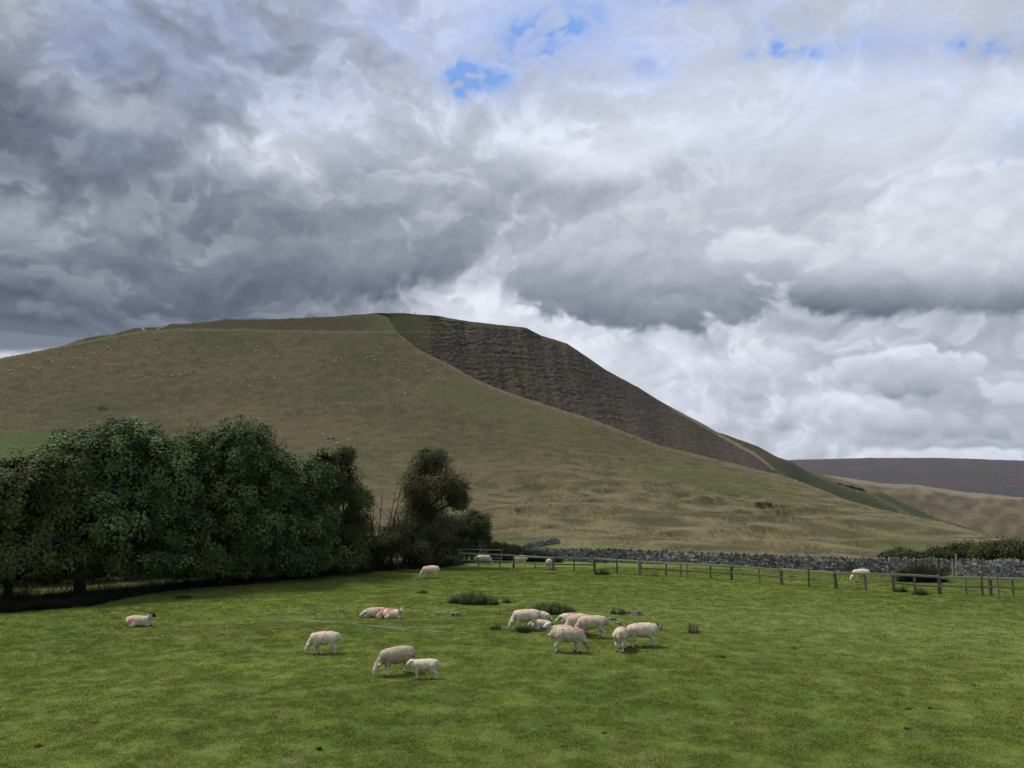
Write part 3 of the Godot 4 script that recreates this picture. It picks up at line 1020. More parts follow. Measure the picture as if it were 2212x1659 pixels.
func build_sheep() -> void:
	var fleece := vmat(1.0, Color(0, 0, 0), 0.1)
	var red := Color(0.52, 0.045, 0.050)
	var pink := Color(0.64, 0.38, 0.30)
	var teal := Color(0.20, 0.42, 0.36)
	var back := func(x: float, rx: float, c: Color, a: float, y := 0.80) -> Array:
		return ["dab", Vector3(x, y, 0), Vector3(rx, 0.13, 0.26), c, a]
	var grey := Color(0.53, 0.465, 0.34)
	var grp := "sheep in the near pasture"
	# pose, px, py of the feet, turn in degrees (0 faces right, 180 left, 90 away), scale, options, name, label
	var list := [
		["graze", 699, 1413, 180, 1.03, {"step": [0.06, -0.08, -0.05, 0.08], "paint": [back.call(0.05, 0.30, pink, 0.75), back.call(-0.33, 0.06, teal, 0.5)], "soil": 0.9}, "sheep", "cream sheep grazing alone in the open, faint pink stripe along its back, dirty belly"],
		["graze", 855, 1458, 214, 1.12, {"step": [0.07, -0.03, -0.06, 0.05], "wool": Color(0.46, 0.385, 0.285), "soil": 0.8, "yaw": -0.35, "paint": [back.call(-0.25, 0.12, teal, 0.45)]}, "sheep", "grey-brown woolly ewe grazing, a lamb nosing at its flank"],
		["nuzzle", 916, 1467, 180, 0.80, {"step": [0.02, -0.02, -0.14, 0.10], "wool": Color(0.68, 0.60, 0.46), "soil": 0.35, "fat": 0.92}, "lamb", "pale slim lamb nosing the flank of the grey-brown ewe"],
		["rest", 812, 1333, 178, 1.05, {"yaw": 0.2, "wool": Color(0.52, 0.43, 0.35), "soil": 0.3, "paint": [["line", [Vector2(-0.27, 0.42), Vector2(-0.235, 0.30), Vector2(-0.20, 0.40), Vector2(-0.165, 0.30), Vector2(-0.13, 0.42)], 0.02, red, -1.0], ["line", [Vector2(-0.36, 0.355), Vector2(-0.46, 0.36), Vector2(-0.42, 0.42), Vector2(-0.35, 0.36), Vector2(-0.39, 0.30), Vector2(-0.46, 0.31)], 0.02, red, -1.0]]}, "sheep", "sheep lying stretched out with red letters daubed on its side"],
		["lie", 849, 1335, -24, 0.98, {"yaw": -0.5, "wool": Color(0.64, 0.54, 0.42), "patch": Color(0.06, 0.05, 0.045), "soil": 0.4, "paint": [["dab", Vector3(-0.1, 0.46, 0.1), Vector3(0.2, 0.14, 0.25), red, 0.8], ["dab", Vector3(0.25, 0.22, 0.2), Vector3(0.16, 0.16, 0.1), pink, 0.6]]}, "sheep", "sheep with dark-patched face lying against the red-lettered one, head raised to the right"],
		["lie", 300, 1352, 2, 1.05, {"yaw": 0.0, "face": Color(0.035, 0.03, 0.028), "muzzle": Color(0.03, 0.027, 0.025), "wool": Color(0.56, 0.47, 0.36), "soil": 0.3, "paint": [["dab", Vector3(-0.30, 0.24, 0.15), Vector3(0.17, 0.13, 0.2), red, 0.85]]}, "sheep", "black-faced sheep lying alone at the left, red patch on its rump"],
		["graze", 929, 1249, 180, 1.10, {"step": [0.05, -0.05, 0.0, 0.04], "wool": Color(0.68, 0.58, 0.45), "paint": [back.call(0.20, 0.22, red, 0.8)], "soil": 0.5}, "sheep", "white sheep grazing alone near the trees, red mark on its shoulders"],
		["graze", 1136, 1361, 180, 1.10, {"step": [0.04, -0.02, -0.06, 0.06], "paint": [back.call(0.05, 0.24, pink, 0.8), back.call(-0.36, 0.07, teal, 0.4)], "soil": 0.6}, "sheep", "cream sheep grazing leftwards behind a tuft of rushes"],
		["rest", 1160, 1340, -8, 0.98, {"yaw": -0.2, "patch": Color(0.05, 0.045, 0.04), "paint": [["dab", Vector3(-0.1, 0.47, 0.05), Vector3(0.28, 0.14, 0.26), red, 0.9]], "soil": 0.2}, "sheep", "sheep lying behind the rush-tuft grazer, bright red paint along its back"],
		["rest", 1167, 1358, 8, 0.86, {"yaw": 0.3, "face": Color(0.10, 0.08, 0.065), "soil": 0.6}, "lamb", "small cream lamb lying behind the hind legs of the rush-tuft grazer"],
		["rest", 1235, 1345, 182, 1.0, {"yaw": 0.0, "patch": Color(0.05, 0.045, 0.04), "paint": [["dab", Vector3(-0.1, 0.48, 0.05), Vector3(0.32, 0.12, 0.26), red, 0.85]], "soil": 0.3}, "sheep", "red-backed sheep with patched face lying behind the grazing group"],
		["lie", 1209, 1374, 190, 1.0, {"yaw": 0.3, "wool": grey, "face": Color(0.72, 0.67, 0.60), "soil": 0.3}, "sheep", "white-faced sheep lying with its head raised, left of the standing group"],
		["graze", 1249, 1372, 205, 1.05, {"wool": grey, "soil": 0.5, "step": [0.0, 0.05, 0.02, -0.03]}, "sheep", "grey-cream sheep half hidden between the white-faced one and a taller grazer"],
		["graze", 1278, 1378, 180, 1.12, {"step": [0.08, -0.04, -0.06, 0.03], "wool": grey, "paint": [back.call(0.15, 0.22, pink, 0.55)], "soil": 0.7}, "sheep", "buff sheep grazing leftwards with faint pink back, head behind its neighbour"],
		["graze", 1228, 1409, 4, 1.13, {"step": [-0.06, 0.08, 0.05, -0.05], "wool": grey, "yaw": -0.25, "face": Color(0.30, 0.26, 0.22), "paint": [["dab", Vector3(0.27, 0.80, 0.0), Vector3(0.13, 0.12, 0.3), red, 0.85]], "soil": 0.7}, "sheep", "foremost sheep of the group, grazing to the right with a red shoulder mark"],
		["graze", 1342, 1405, 74, 1.08, {"step": [0.03, -0.05, 0.06, -0.06], "wool": Color(0.62, 0.52, 0.39), "paint": [back.call(0.1, 0.2, red, 0.7)], "soil": 0.6}, "sheep", "sheep seen from behind with hanging tail, pale sheep beside it"],
		["graze", 1386, 1397, 186, 1.12, {"step": [0.14, -0.10, 0.02, -0.03], "wool": Color(0.66, 0.57, 0.44), "paint": [back.call(0.12, 0.28, pink, 0.75), back.call(-0.2, 0.05, teal, 0.5)], "soil": 0.6}, "sheep", "pale sheep with pink-tinted back, rightmost of the near group"],
		["graze", 1046, 1219.5, 0, 1.05, {"wool": Color(0.66, 0.58, 0.47), "soil": 0.4}, "sheep", "white sheep grazing behind the metal field gate"],
		["graze", 1124, 1221, 180, 1.05, {"wool": Color(0.66, 0.58, 0.47), "soil": 0.5}, "sheep", "white sheep grazing beyond the rail fence, just right of the metal gate"],
		["graze", 1186, 1230, 80, 1.05, {"wool": Color(0.60, 0.51, 0.42), "paint": [back.call(0.0, 0.25, pink, 0.6)], "soil": 0.5}, "sheep", "pinkish sheep seen from behind against a fence post"],
		["graze", 1860, 1257, 180, 1.08, {"step": [0.10, -0.10, -0.10, 0.10], "wool": Color(0.68, 0.60, 0.47), "soil": 0.5}, "sheep", "white sheep walking between the rail fence and the long stone wall"]]
	var n := 0
	for s in list:
		n += 1
		var o_opt: Dictionary = s[5]
		o_opt["seed"] = n
		var p := ground_at(s[1], s[2])
		var far := Vector2(p.x, p.z).length() > 45.0
		var o := put(s[6], sheep_mesh(s[0], o_opt, 0.034 if far else 0.024), fleece, self)
		o.position = p + Vector3(0, -0.01, 0)
		o.rotation.y = deg_to_rad(s[3])
		o.scale = Vector3.ONE * s[4] * 0.96
		meta(o, s[7], "lamb" if s[6] == "lamb" else "sheep", grp)
	# the flock scattered over the hill, specks of a few pixels
	var meshes := [sheep_mesh("graze", {"wool": Color(0.62, 0.53, 0.42), "soil": 0.3}, 0.07), sheep_mesh("lie", {"wool": Color(0.62, 0.53, 0.42), "soil": 0.1}, 0.07), sheep_mesh("graze", {"wool": Color(0.06, 0.05, 0.045), "face": Color(0.04, 0.035, 0.03), "legs": Color(0.05, 0.04, 0.035)}, 0.07)]
	var west := [[22, 391], [60, 422], [72, 445], [143, 391], [208, 412], [236, 420], [250, 405], [280, 351], [300, 357], [321, 346], [321, 373], [358, 353], [430, 405], [451, 412], [457, 348], [484, 345], [504, 328], [517, 305], [563, 317], [585, 322], [597, 308], [663, 314], [670, 283], [688, 293], [654, 386], [709, 395]]
	var top := [[862, 243], [856, 263], [955, 224], [962, 287], [975, 315], [1017, 204], [1017, 345], [1151, 244], [1155, 400], [1201, 418], [1246, 292], [1272, 369], [1348, 283], [1447, 357], [1426, 391], [1515, 391], [1576, 300], [1587, 276], [1713, 339]]
	var row := [[833, 463], [869, 459], [903, 468], [984, 477], [1018, 452], [1058, 460], [1107, 450], [1146, 443], [1426, 505], [1543, 521], [1578, 472], [1622, 477], [1694, 469]]
	var low := [[1995, 827], [2025, 867], [2080, 877], [2152, 853]]
	var dark := [[2027, 848], [2057, 850]]
	var mid := [[2066, 361], [2080, 344], [2109, 352]]
	var east := [[173, 283], [207, 283], [213, 299], [243, 241], [316, 295], [343, 317], [357, 331], [390, 340], [381, 356], [470, 329], [482, 350], [496, 353], [533, 356], [532, 368], [540, 389], [517, 395], [569, 393], [263, 383], [338, 401], [430, 441], [369, 467], [423, 467]]
	var sets := [
		[west, "tiny white sheep on the far left shoulder of the brown hill", "hill sheep on the left shoulder", 0],
		[top, "tiny white sheep scattered high on the brown hill below the summit bank", "hill sheep below the summit bank", 0],
		[row, "tiny white sheep in the loose row across the middle of the hill", "hill sheep in the middle row", 0],
		[mid, "tiny white sheep of the close trio high on the hill", "hill sheep trio", 0],
		[low, "tiny white sheep on the hillside just above the tree tops", "hill sheep above the trees", 0],
		[dark, "tiny dark sheep on the hillside just above the tree tops", "dark hill sheep above the trees", 2],
		[east, "tiny white sheep on the hill left of the landslip rim", "hill sheep beside the landslip", 0]]
	for st in sets:
		for q in st[0]:
			var px: float = q[0] * 0.35
			var py: float = 652.5 + q[1] * 0.35
			if st[0] == east:
				px = 719.0 + q[0] * 0.425
				py = 652.5 + q[1] * 0.425
			var m: int = st[3] if st[3] == 2 else (1 if rng.randf() < 0.3 else 0)
			var o := put("hill_sheep", meshes[m], fleece, self)
			o.position = hill_at(px, py + 1.0)
			o.rotation.y = PI * float(rng.randi_range(0, 1)) + rng.randf_range(-0.5, 0.5)
			o.scale = Vector3.ONE * rng.randf_range(0.85, 1.05)
			meta(o, st[1], "sheep", st[2])

func build_people() -> void:
	var m := vmat(0.9)
	var who := [[873.5, 676.5, Color(0.05, 0.05, 0.06), "walker", "person in dark clothes standing on the summit, the left one of two"], [897.0, 677.5, Color(0.03, 0.035, 0.06), "walker", "person in dark jacket standing on the summit, the right one of two"]]
	for w in who:
		var b := []
		for s in [-1, 1]:
			chain(b, [[0.02, 0.92, 0.09 * s, 0.10], [0.03, 0.50, 0.10 * s, 0.065], [0.0, 0.08, 0.11 * s, 0.045], [0.14, 0.04, 0.12 * s, 0.04]], [1, 1, 2])
			chain(b, [[0.0, 1.42, 0.18 * s, 0.065], [-0.02, 1.13, 0.24 * s, 0.05], [0.10, 0.90, 0.23 * s, 0.04]], [0, 0])
			chain(b, [[0.10, 0.90, 0.23 * s, 0.04], [0.14, 0.83, 0.22 * s, 0.03]], [3])
		chain(b, [[0, 0.95, 0, 0.15], [0, 1.2, 0, 0.145], [0, 1.38, 0, 0.16]], [0])
		chain(b, [[0, 1.45, 0, 0.06], [0.01, 1.56, 0, 0.06]], [3])
		chain(b, [[0.01, 1.60, 0, 0.095], [0.02, 1.66, 0, 0.10]], [3, 3])
		chain(b, [[-0.02, 1.67, 0, 0.098], [-0.01, 1.70, 0, 0.09]], [4])
		var coat: Color = w[2]
		var shade := func(p: Vector3, _n: Vector3, k: int) -> Array:
			var c: Color = [coat, Color(0.03, 0.03, 0.035), Color(0.02, 0.018, 0.016), Color(0.42, 0.27, 0.2), Color(0.03, 0.022, 0.016)][k]
			return [p, c]
		var o := put("person", skin(b, 0.03, 0.022, shade), m, self)
		var az := az_of(w[0], 677.0)
		var crest := line_at(scar_top, az)
		o.position = Vector3(sin(az) * crest.y, crest.x - 0.15, -cos(az) * crest.y)
		o.rotation.y = -0.6
		o.scale = Vector3.ONE * 1.02
		meta(o, w[4], "person", "walkers on the summit")
# ------------------------------------------------------------------ stone and timber
var rock_tex: ImageTexture
var wood_tex: ImageTexture

func noise_image(seed_: int, freq_x: float, freq_y: float, lo: float, hi: float, octaves := 4) -> ImageTexture:
	var n := FastNoiseLite.new()
	n.seed = seed_
	n.fractal_octaves = octaves
	n.frequency = 1.0
	var img := Image.create(256, 256, false, Image.FORMAT_RGB8)
	for y in 256:
		for x in 256:
			# wraps round: two angles on a torus
			var v := n.get_noise_3d(cos(TAU * x / 256.0) * freq_x + sin(TAU * y / 256.0) * freq_y * 0.7, sin(TAU * x / 256.0) * freq_x, cos(TAU * y / 256.0) * freq_y)
			var g := lerpf(lo, hi, clampf(0.5 + v * 1.1, 0.0, 1.0))
			img.set_pixel(x, y, Color(g, g, g * 0.99))
	return ImageTexture.create_from_image(img)

func rock_mat(c: Color) -> StandardMaterial3D:
	if not rock_tex:
		rock_tex = noise_image(3, 2.2, 2.2, 0.55, 1.0)
	var m := StandardMaterial3D.new()
	m.albedo_color = c.linear_to_srgb()
	m.albedo_texture = rock_tex
	m.uv1_triplanar = true
	m.uv1_scale = Vector3(2.3, 2.3, 2.3)
	m.roughness = 0.95
	m.vertex_color_use_as_albedo = true
	m.metallic_specular = 0.25
	return m

func wood_mat(c: Color) -> StandardMaterial3D:
	if not wood_tex:
		wood_tex = noise_image(8, 1.6, 1.6, 0.5, 1.0)
	var m := StandardMaterial3D.new()
	m.albedo_color = c.linear_to_srgb()
	m.albedo_texture = wood_tex
	m.uv1_triplanar = true
	m.uv1_scale = Vector3(3.0, 3.0, 3.0)
	m.roughness = 0.92
	m.metallic_specular = 0.2
	return m

func quad(st: SurfaceTool, a: Vector3, b: Vector3, c: Vector3, d: Vector3) -> void:
	for v in [a, b, c, a, c, d]:
		st.add_vertex(v)

func stone_into(st: SurfaceTool, half: Vector3, jit: float, t: Transform3D) -> void:
	# a rough block: eight knocked corners
	var p := []
	for i in 8:
		var c := Vector3(half.x if i & 1 else -half.x, half.y if i & 2 else -half.y, half.z if i & 4 else -half.z)
		c *= Vector3(rng.randf_range(1.0 - jit, 1.0), rng.randf_range(1.0 - jit, 1.0), rng.randf_range(1.0 - jit * 0.6, 1.0))
		p.append(t * c)
	quad(st, p[4], p[6], p[7], p[5])
	quad(st, p[1], p[3], p[2], p[0])
	quad(st, p[0], p[2], p[6], p[4])
	quad(st, p[5], p[7], p[3], p[1])
	quad(st, p[2], p[3], p[7], p[6])
	quad(st, p[4], p[5], p[1], p[0])

func flat(st: SurfaceTool) -> ArrayMesh:
	st.generate_normals()
	return st.commit()

func begin() -> SurfaceTool:
	var st := SurfaceTool.new()
	st.begin(Mesh.PRIMITIVE_TRIANGLES)
	st.set_smooth_group(-1)
	st.set_color(Color.WHITE)
	return st

var stone_meshes := []
var cope_meshes := []
var stone_mats := []
var cope_mats := []

func prepare_stones() -> void:
	for k in 10:
		var st := begin()
		stone_into(st, Vector3(0.5, 0.5, 0.5), 0.30, Transform3D())
		stone_meshes.append(flat(st))
		st = begin()
		stone_into(st, Vector3(0.5, 0.5, 0.5), 0.24, Transform3D())
		cope_meshes.append(flat(st))
	for g in [0.16, 0.23, 0.31, 0.40, 0.50, 0.80]:
		stone_mats.append(rock_mat(Color(g, g * 0.95, g * 0.90)))
	for g in [0.18, 0.24, 0.31, 0.39, 0.46]:
		cope_mats.append(rock_mat(Color(g, g * 0.97, g * 0.86)))

func drystone(called: String, label: String, path: Array, tall: float, parts: int, lighter := 0, group := "") -> void:
	var root := thing(called, label, "stone wall", path[0], 0.0, group)
	var base: Vector3 = path[0]
	# hearting behind the faces
	var st := begin()
	var stones := []
	var copes := []
	for i in path.size() - 1:
		var a: Vector3 = path[i] - base
		var b: Vector3 = path[i + 1] - base
		var along := (b - a).normalized()
		var flat_along := Vector3(along.x, 0, along.z).normalized()
		var out := flat_along.cross(Vector3.UP).normalized()   # away from or towards the viewer
		if out.dot(Vector3(0, 0, 1)) < 0.0:
			out = -out
		var length := a.distance_to(b)
		var body := tall - 0.26
		var mid := (a + b) * 0.5 + Vector3(0, body * 0.5 - 0.1, 0)
		stone_into(st, Vector3(length * 0.5, body * 0.5 + 0.1, 0.16), 0.0, Transform3D(Basis(flat_along, Vector3.UP, flat_along.cross(Vector3.UP)), mid))
		var y := -0.06
		while y < body:
			var ch := rng.randf_range(0.085, 0.15)
			var x := rng.randf_range(-0.1, 0.05)
			while x < length:
				var w := rng.randf_range(0.13, 0.40)
				var p := a.lerp(b, clampf((x + w * 0.5) / length, 0.0, 1.0)) + Vector3(0, y + ch * 0.5 + rng.randf_range(-0.012, 0.012), 0)
				p += out * (0.21 - 0.06 * (y / body) + rng.randf_range(-0.02, 0.03))
				var turn := Basis(flat_along, Vector3.UP, flat_along.cross(Vector3.UP)).rotated(out, rng.randf_range(-0.10, 0.10))
				stones.append([Transform3D(turn.scaled_local(Vector3(w * 0.97, ch * 1.02, 0.24)), p), w * ch / p.distance_to(Vector3(0, 5, 0) - base)])
				x += w
			y += ch * 0.94
		var x2 := 0.0
		while x2 < length:
			var w := rng.randf_range(0.07, 0.16)
			var hh := rng.randf_range(0.20, 0.42)
			var p := a.lerp(b, clampf((x2 + w * 0.5) / length, 0.0, 1.0)) + Vector3(0, body + hh * 0.5 - 0.02, 0)
			var turn := Basis(flat_along, Vector3.UP, flat_along.cross(Vector3.UP)).rotated(out, rng.randf_range(-0.26, 0.12)).rotated(Vector3.UP, rng.randf_range(-0.15, 0.15))
			copes.append([Transform3D(turn.scaled_local(Vector3(w, hh, rng.randf_range(0.28, 0.42))), p), w * hh / p.distance_to(Vector3(0, 5, 0) - base)])
			x2 += w * rng.randf_range(1.05, 1.4)
	put("core", flat(st), stone_mats[0], root)
	for job in [[stones, "stone", stone_meshes, stone_mats], [copes, "cope_stone", cope_meshes, cope_mats]]:
		var all: Array = job[0]
		all.sort_custom(func(u, v): return u[1] > v[1])
		var rest := begin()
		for i in all.size():
			var tone_i: int = mini(rng.randi_range(0, 4) + (lighter if rng.randf() < 0.6 else 0), 4)
			if job[1] == "stone" and rng.randf() < 0.04:
				tone_i = 5
			if i < parts:
				var o := put(job[1], job[2][rng.randi_range(0, 9)], job[3][tone_i], root)
				o.transform = all[i][0]
			else:
				var g: float = [0.16, 0.23, 0.31, 0.40, 0.50, 0.80][tone_i]
				rest.set_color(Color(g, g * 0.95, g * 0.88))
				stone_into(rest, Vector3(0.5, 0.5, 0.5), 0.3, all[i][0])
		if all.size() > parts:
			var o := put(job[1] + "s", flat(rest), rock_mat(Color.WHITE), root)
			o.set_meta("kind", "stuff")

func beam_into(st: SurfaceTool, a: Vector3, b: Vector3, wide: float, high: float, rough := 0.12) -> void:
	# a sawn or cleft length of timber between two points, chamfered and slightly bowed
	var dir := (b - a).normalized()
	var side := dir.cross(Vector3.UP)
	if side.length() < 0.2:
		side = Vector3.RIGHT
	side = side.normalized()
	var top := side.cross(dir).normalized()
	var n := 4
	var prev := []
	for i in n + 1:
		var t := float(i) / n
		var c := a.lerp(b, t) + top * rng.randf_range(-0.1, 0.1) * high + side * rng.randf_range(-0.1, 0.1) * wide
		var w := wide * 0.5 * rng.randf_range(1.0 - rough, 1.0)
		var h := high * 0.5 * rng.randf_range(1.0 - rough, 1.0)
		var ring := []
		for q in [[-1.0, -0.7], [-0.7, -1.0], [0.7, -1.0], [1.0, -0.7], [1.0, 0.7], [0.7, 1.0], [-0.7, 1.0], [-1.0, 0.7]]:
			ring.append(c + side * w * q[0] + top * h * q[1])
		if i > 0:
			for k in 8:
				quad(st, prev[k], prev[(k + 1) % 8], ring[(k + 1) % 8], ring[k])
		if i == 0 or i == n:
			for k in range(1, 7):
				if i == 0:
					for v in [ring[0], ring[k + 1], ring[k]]:
						st.add_vertex(v)
				else:
					for v in [ring[0], ring[k], ring[k + 1]]:
						st.add_vertex(v)
		prev = ring

func beam(called: String, a: Vector3, b: Vector3, wide: float, high: float, mat: Material, root: Node3D, rough := 0.12) -> MeshInstance3D:
	var st := begin()
	beam_into(st, a - root.position, b - root.position, wide, high, rough)
	return put(called, flat(st), mat, root)

func post_at(px: float, py: float) -> Vector3:
	return ground_at(px, py)

func build_fences() -> void:
	var woods := [wood_mat(Color(0.24, 0.21, 0.155)), wood_mat(Color(0.36, 0.33, 0.25)), wood_mat(Color(0.18, 0.155, 0.11)), wood_mat(Color(0.48, 0.45, 0.37))]
	# posts of the rail fence: [px, py of the foot, height, 1 for a thick post]
	var feet := [[991, 1221, 1.25, 2], [1034, 1224, 0.75, 0], [1079.5, 1225, 0.70, 0], [1109.8, 1227, 0.98, 1], [1156, 1228.5, 0.42, 0], [1195, 1232, 1.0, 1], [1240.5, 1234, 0.9, 0], [1284.5, 1235, 1.02, 1], [1333.4, 1239.5, 0.95, 0], [1382, 1242, 1.15, 2],
		[1439, 1244, 1.0, 0], [1471.5, 1245.8, 0.95, 0], [1485.8, 1247, 0.95, 0], [1535, 1249, 0.9, 0], [1580.4, 1253, 1.0, 1], [1641, 1258.7, 1.0, 0], [1688.4, 1263, 1.05, 1], [1748, 1268, 1.0, 0], [1805, 1271.6, 1.02, 1], [1870, 1275.8, 1.0, 0],
		[1930, 1278, 1.05, 1], [1977.7, 1280.7, 0.98, 0], [2030, 1283.5, 1.05, 1], [2087, 1285, 0.98, 0], [2122.6, 1286, 1.05, 0], [2140, 1286, 1.0, 1], [2156.5, 1289, 1.08, 0], [2189.5, 1287.6, 1.0, 0], [2262, 1291, 1.05, 1], [2330, 1293, 1.0, 0]]
	var root := thing("rail_fence", "weathered grey post and rail timber fence across the pasture", "fence", ground_at(991, 1221))
	var pts := []
	for f in feet:
		var p := post_at(f[0], f[1])
		pts.append(p)
		var wide: float = [0.11, 0.19, 0.27][f[3]]
		var lean := Vector3(rng.randf_range(-0.03, 0.03), 0, rng.randf_range(-0.02, 0.02))
		beam("post" if f[3] > 0 else "stake", p + Vector3(0, -0.08, 0), p + Vector3(0, f[2] + rng.randf_range(0.0, 0.08), 0) + lean, wide, wide * 0.9, woods[rng.randi_range(0, 2)], root)
	# rails run from thick post to thick post; [from, to, height at each end]
	var thick := []
	for i in feet.size():
		if feet[i][3] > 0:
			thick.append(i)
	for k in thick.size() - 1:
		var a: Vector3 = pts[thick[k]]
		var b: Vector3 = pts[thick[k + 1]]
		var ha := 0.96 + rng.randf_range(-0.04, 0.04)
		var hb := 0.96 + rng.randf_range(-0.04, 0.04)
		var off := Vector3(0, 0, 0.09)
		beam("rail", a + Vector3(0, ha, 0) + off, b + Vector3(0, hb, 0) + off, 0.08, 0.14, woods[1 if rng.randf() < 0.6 else 3], root, 0.3)
		if k == 3:
			beam("brace", a + Vector3(0.05, 0.08, 0.08), a.lerp(b, 0.55) + Vector3(0, 0.40, 0.08), 0.05, 0.09, woods[0], root, 0.3)
			continue
		if k == 7 or k == 6:
			var lowp: Vector3 = a if k == 6 else b
			var highp: Vector3 = b if k == 6 else a
			if k == 7:
				lowp = a; highp = b
				beam("brace", lowp + Vector3(0.05, 0.06, 0.08), highp + Vector3(0, 0.74, 0.08), 0.05, 0.09, woods[1], root, 0.3)
				continue
		beam("rail", a + Vector3(0, 0.46 + rng.randf_range(-0.05, 0.05), 0) + off, b + Vector3(0, 0.46 + rng.randf_range(-0.05, 0.05), 0) + off, 0.07, 0.12, woods[rng.randi_range(0, 1)], root, 0.3)
	# the pen's side rails, running back to the wall on the right
	var pen := thing("pen_rail", "sloping timber rail and posts running from the fence back to the wall", "fence", ground_at(1932, 1262))
	var pa := ground_at(1932, 1270)
	var pb := ground_at(1969, 1250)
	var pc := ground_at(2026, 1241)
	for q in [[pb, 0.95], [pc, 1.08]]:
		beam("post", q[0] + Vector3(0, -0.08, 0), q[0] + Vector3(0, q[1], 0), 0.13, 0.12, woods[1], pen)
	beam("rail", pa + Vector3(0, 0.92, 0.02), pb + Vector3(0, 0.95, 0.09), 0.05, 0.1, woods[0], pen, 0.3)
	beam("rail", pb + Vector3(0, 0.95, 0.09), pc + Vector3(0, 0.95, 0.09), 0.05, 0.1, woods[0], pen, 0.3)
	var tallp := ground_at(2066, 1243)
	var tp := thing("gate_post", "tall pale timber post standing against the wall end", "post", tallp)
	beam("shaft", tallp + Vector3(0, -0.1, 0.1), tallp + Vector3(0.02, 1.52, 0.1), 0.11, 0.11, woods[3], tp)
	var sp := ground_at(2059, 1245)
	var tp2 := thing("gate_post", "thicker dark timber post beside the tall pale one at the wall", "post", sp)
	beam("shaft", sp + Vector3(0, -0.1, 0.1), sp + Vector3(0, 1.2, 0.1), 0.17, 0.16, woods[1], tp2)
	# stakes of the wire fence along the wood
	var wire := thing("wire_fence", "old wire fence of thin stakes in the shade along the trees", "fence", ground_at(132, 1276))
	var steel := StandardMaterial3D.new()
	steel.albedo_color = lin(0.16, 0.16, 0.16)
	steel.roughness = 0.6
	var prev := []
	for q in [[132, 1276, 1.05], [144.5, 1275, 1.3], [191, 1264, 0.85], [248, 1263, 0.95], [303, 1257, 1.25], [333, 1253, 1.1], [354, 1252, 1.05], [407, 1245, 1.25], [455, 1244, 1.2], [479, 1244, 1.4], [504, 1240, 1.15], [551.5, 1238, 1.2], [551, 1236, 0.9], [640, 1234, 1.1], [722, 1229, 1.0], [823, 1226, 1.1], [898, 1213, 1.2], [921, 1211, 1.35], [949, 1211, 1.3], [981, 1214, 1.2]]:
		var p := ground_at(q[0], q[1])
		var lean := Vector3(rng.randf_range(-0.08, 0.08), 0, rng.randf_range(-0.05, 0.05))
		var top: Vector3 = p + Vector3(0, q[2], 0) + lean
		beam("stake", p + Vector3(0, -0.1, 0), top, 0.08, 0.08, woods[3] if q[0] == 921 else woods[rng.randi_range(0, 2)], wire)
		if prev:
			for f in [0.35, 0.65, 0.92]:
				beam("wire", prev[0].lerp(prev[1], f), p.lerp(top, f), 0.008, 0.008, steel, wire)
		prev = [p, top]
	var lp := ground_at(57, 1277)
	var lt := thing("leaning_stake", "short broken stake leaning over in the weeds at far left", "post", lp)
	beam("shaft", lp + Vector3(0.35, -0.05, 0), lp + Vector3(-0.12, 0.62, 0), 0.09, 0.09, woods[1], lt)
	var wp := ground_at(15, 1262)
	var wt := thing("marker_post", "short pale round post at the left edge below the trees", "post", wp)
	var pm := StandardMaterial3D.new()
	pm.albedo_color = lin(0.42, 0.42, 0.42)
	pm.roughness = 0.7
	beam("shaft", wp + Vector3(0, -0.1, 0), wp + Vector3(0, 0.95, 0), 0.17, 0.17, pm, wt, 0.04)

func tube_into(st: SurfaceTool, a: Vector3, b: Vector3, ra: float, rb: float, sides := 6) -> void:
	var dir := (b - a).normalized()
	var u := dir.cross(Vector3(0.3, 0.9, 0.2)).normalized()
	var v := dir.cross(u)
	for k in sides:
		var t0 := TAU * k / sides
		var t1 := TAU * (k + 1) / sides
		var d0 := u * cos(t0) + v * sin(t0)
		var d1 := u * cos(t1) + v * sin(t1)
		quad(st, a + d0 * ra, a + d1 * ra, b + d1 * rb, b + d0 * rb)

func rod(called: String, a: Vector3, b: Vector3, r: float, mat: Material, root: Node3D) -> void:
	var st := begin()
	tube_into(st, a - root.position, b - root.position, r, r, 8)
	put(called, flat(st), mat, root)

func build_gates() -> void:
	var zinc := StandardMaterial3D.new()
	zinc.albedo_color = lin(0.20, 0.21, 0.22)
	zinc.metallic = 0.5
	zinc.roughness = 0.55
	var a := ground_at(998, 1217)
	var b := ground_at(1084, 1219)
	var g := thing("field_gate", "galvanised metal bar gate beside the thick fence post", "gate", a)
	for s in [a, b]:
		rod("upright", s + Vector3(0, 0.08, 0), s + Vector3(0, 1.18, 0), 0.028, zinc, g)
	for y in [0.10, 0.30, 0.50, 0.76, 1.16]:
		rod("bar", a + Vector3(0, y, 0), b + Vector3(0, y, 0), 0.022, zinc, g)
	var m := a.lerp(b, 0.48)
	rod("strut", m + Vector3(0, 1.15, 0.03), a.lerp(b, 0.30) + Vector3(0, 0.12, 0.03), 0.02, zinc, g)
	rod("strut", m + Vector3(0, 1.15, 0.03), a.lerp(b, 0.66) + Vector3(0, 0.12, 0.03), 0.02, zinc, g)
	rod("strut", m + Vector3(0, 1.15, 0.03), m + Vector3(0, 0.12, 0.03), 0.02, zinc, g)
	var c := ground_at(1990, 1244)
	var d := ground_at(2022, 1243)
	var h := thing("pen_gate", "small metal gate leaning by the wall behind the pen rail", "gate", c)
	for s in [c, d]:
		rod("upright", s + Vector3(0, 0.05, 0), s + Vector3(0, 1.2, 0), 0.025, zinc, h)
	for y in [0.1, 0.4, 0.75, 1.18]:
		rod("bar", c + Vector3(0, y, 0), d + Vector3(0, y, 0), 0.02, zinc, h)

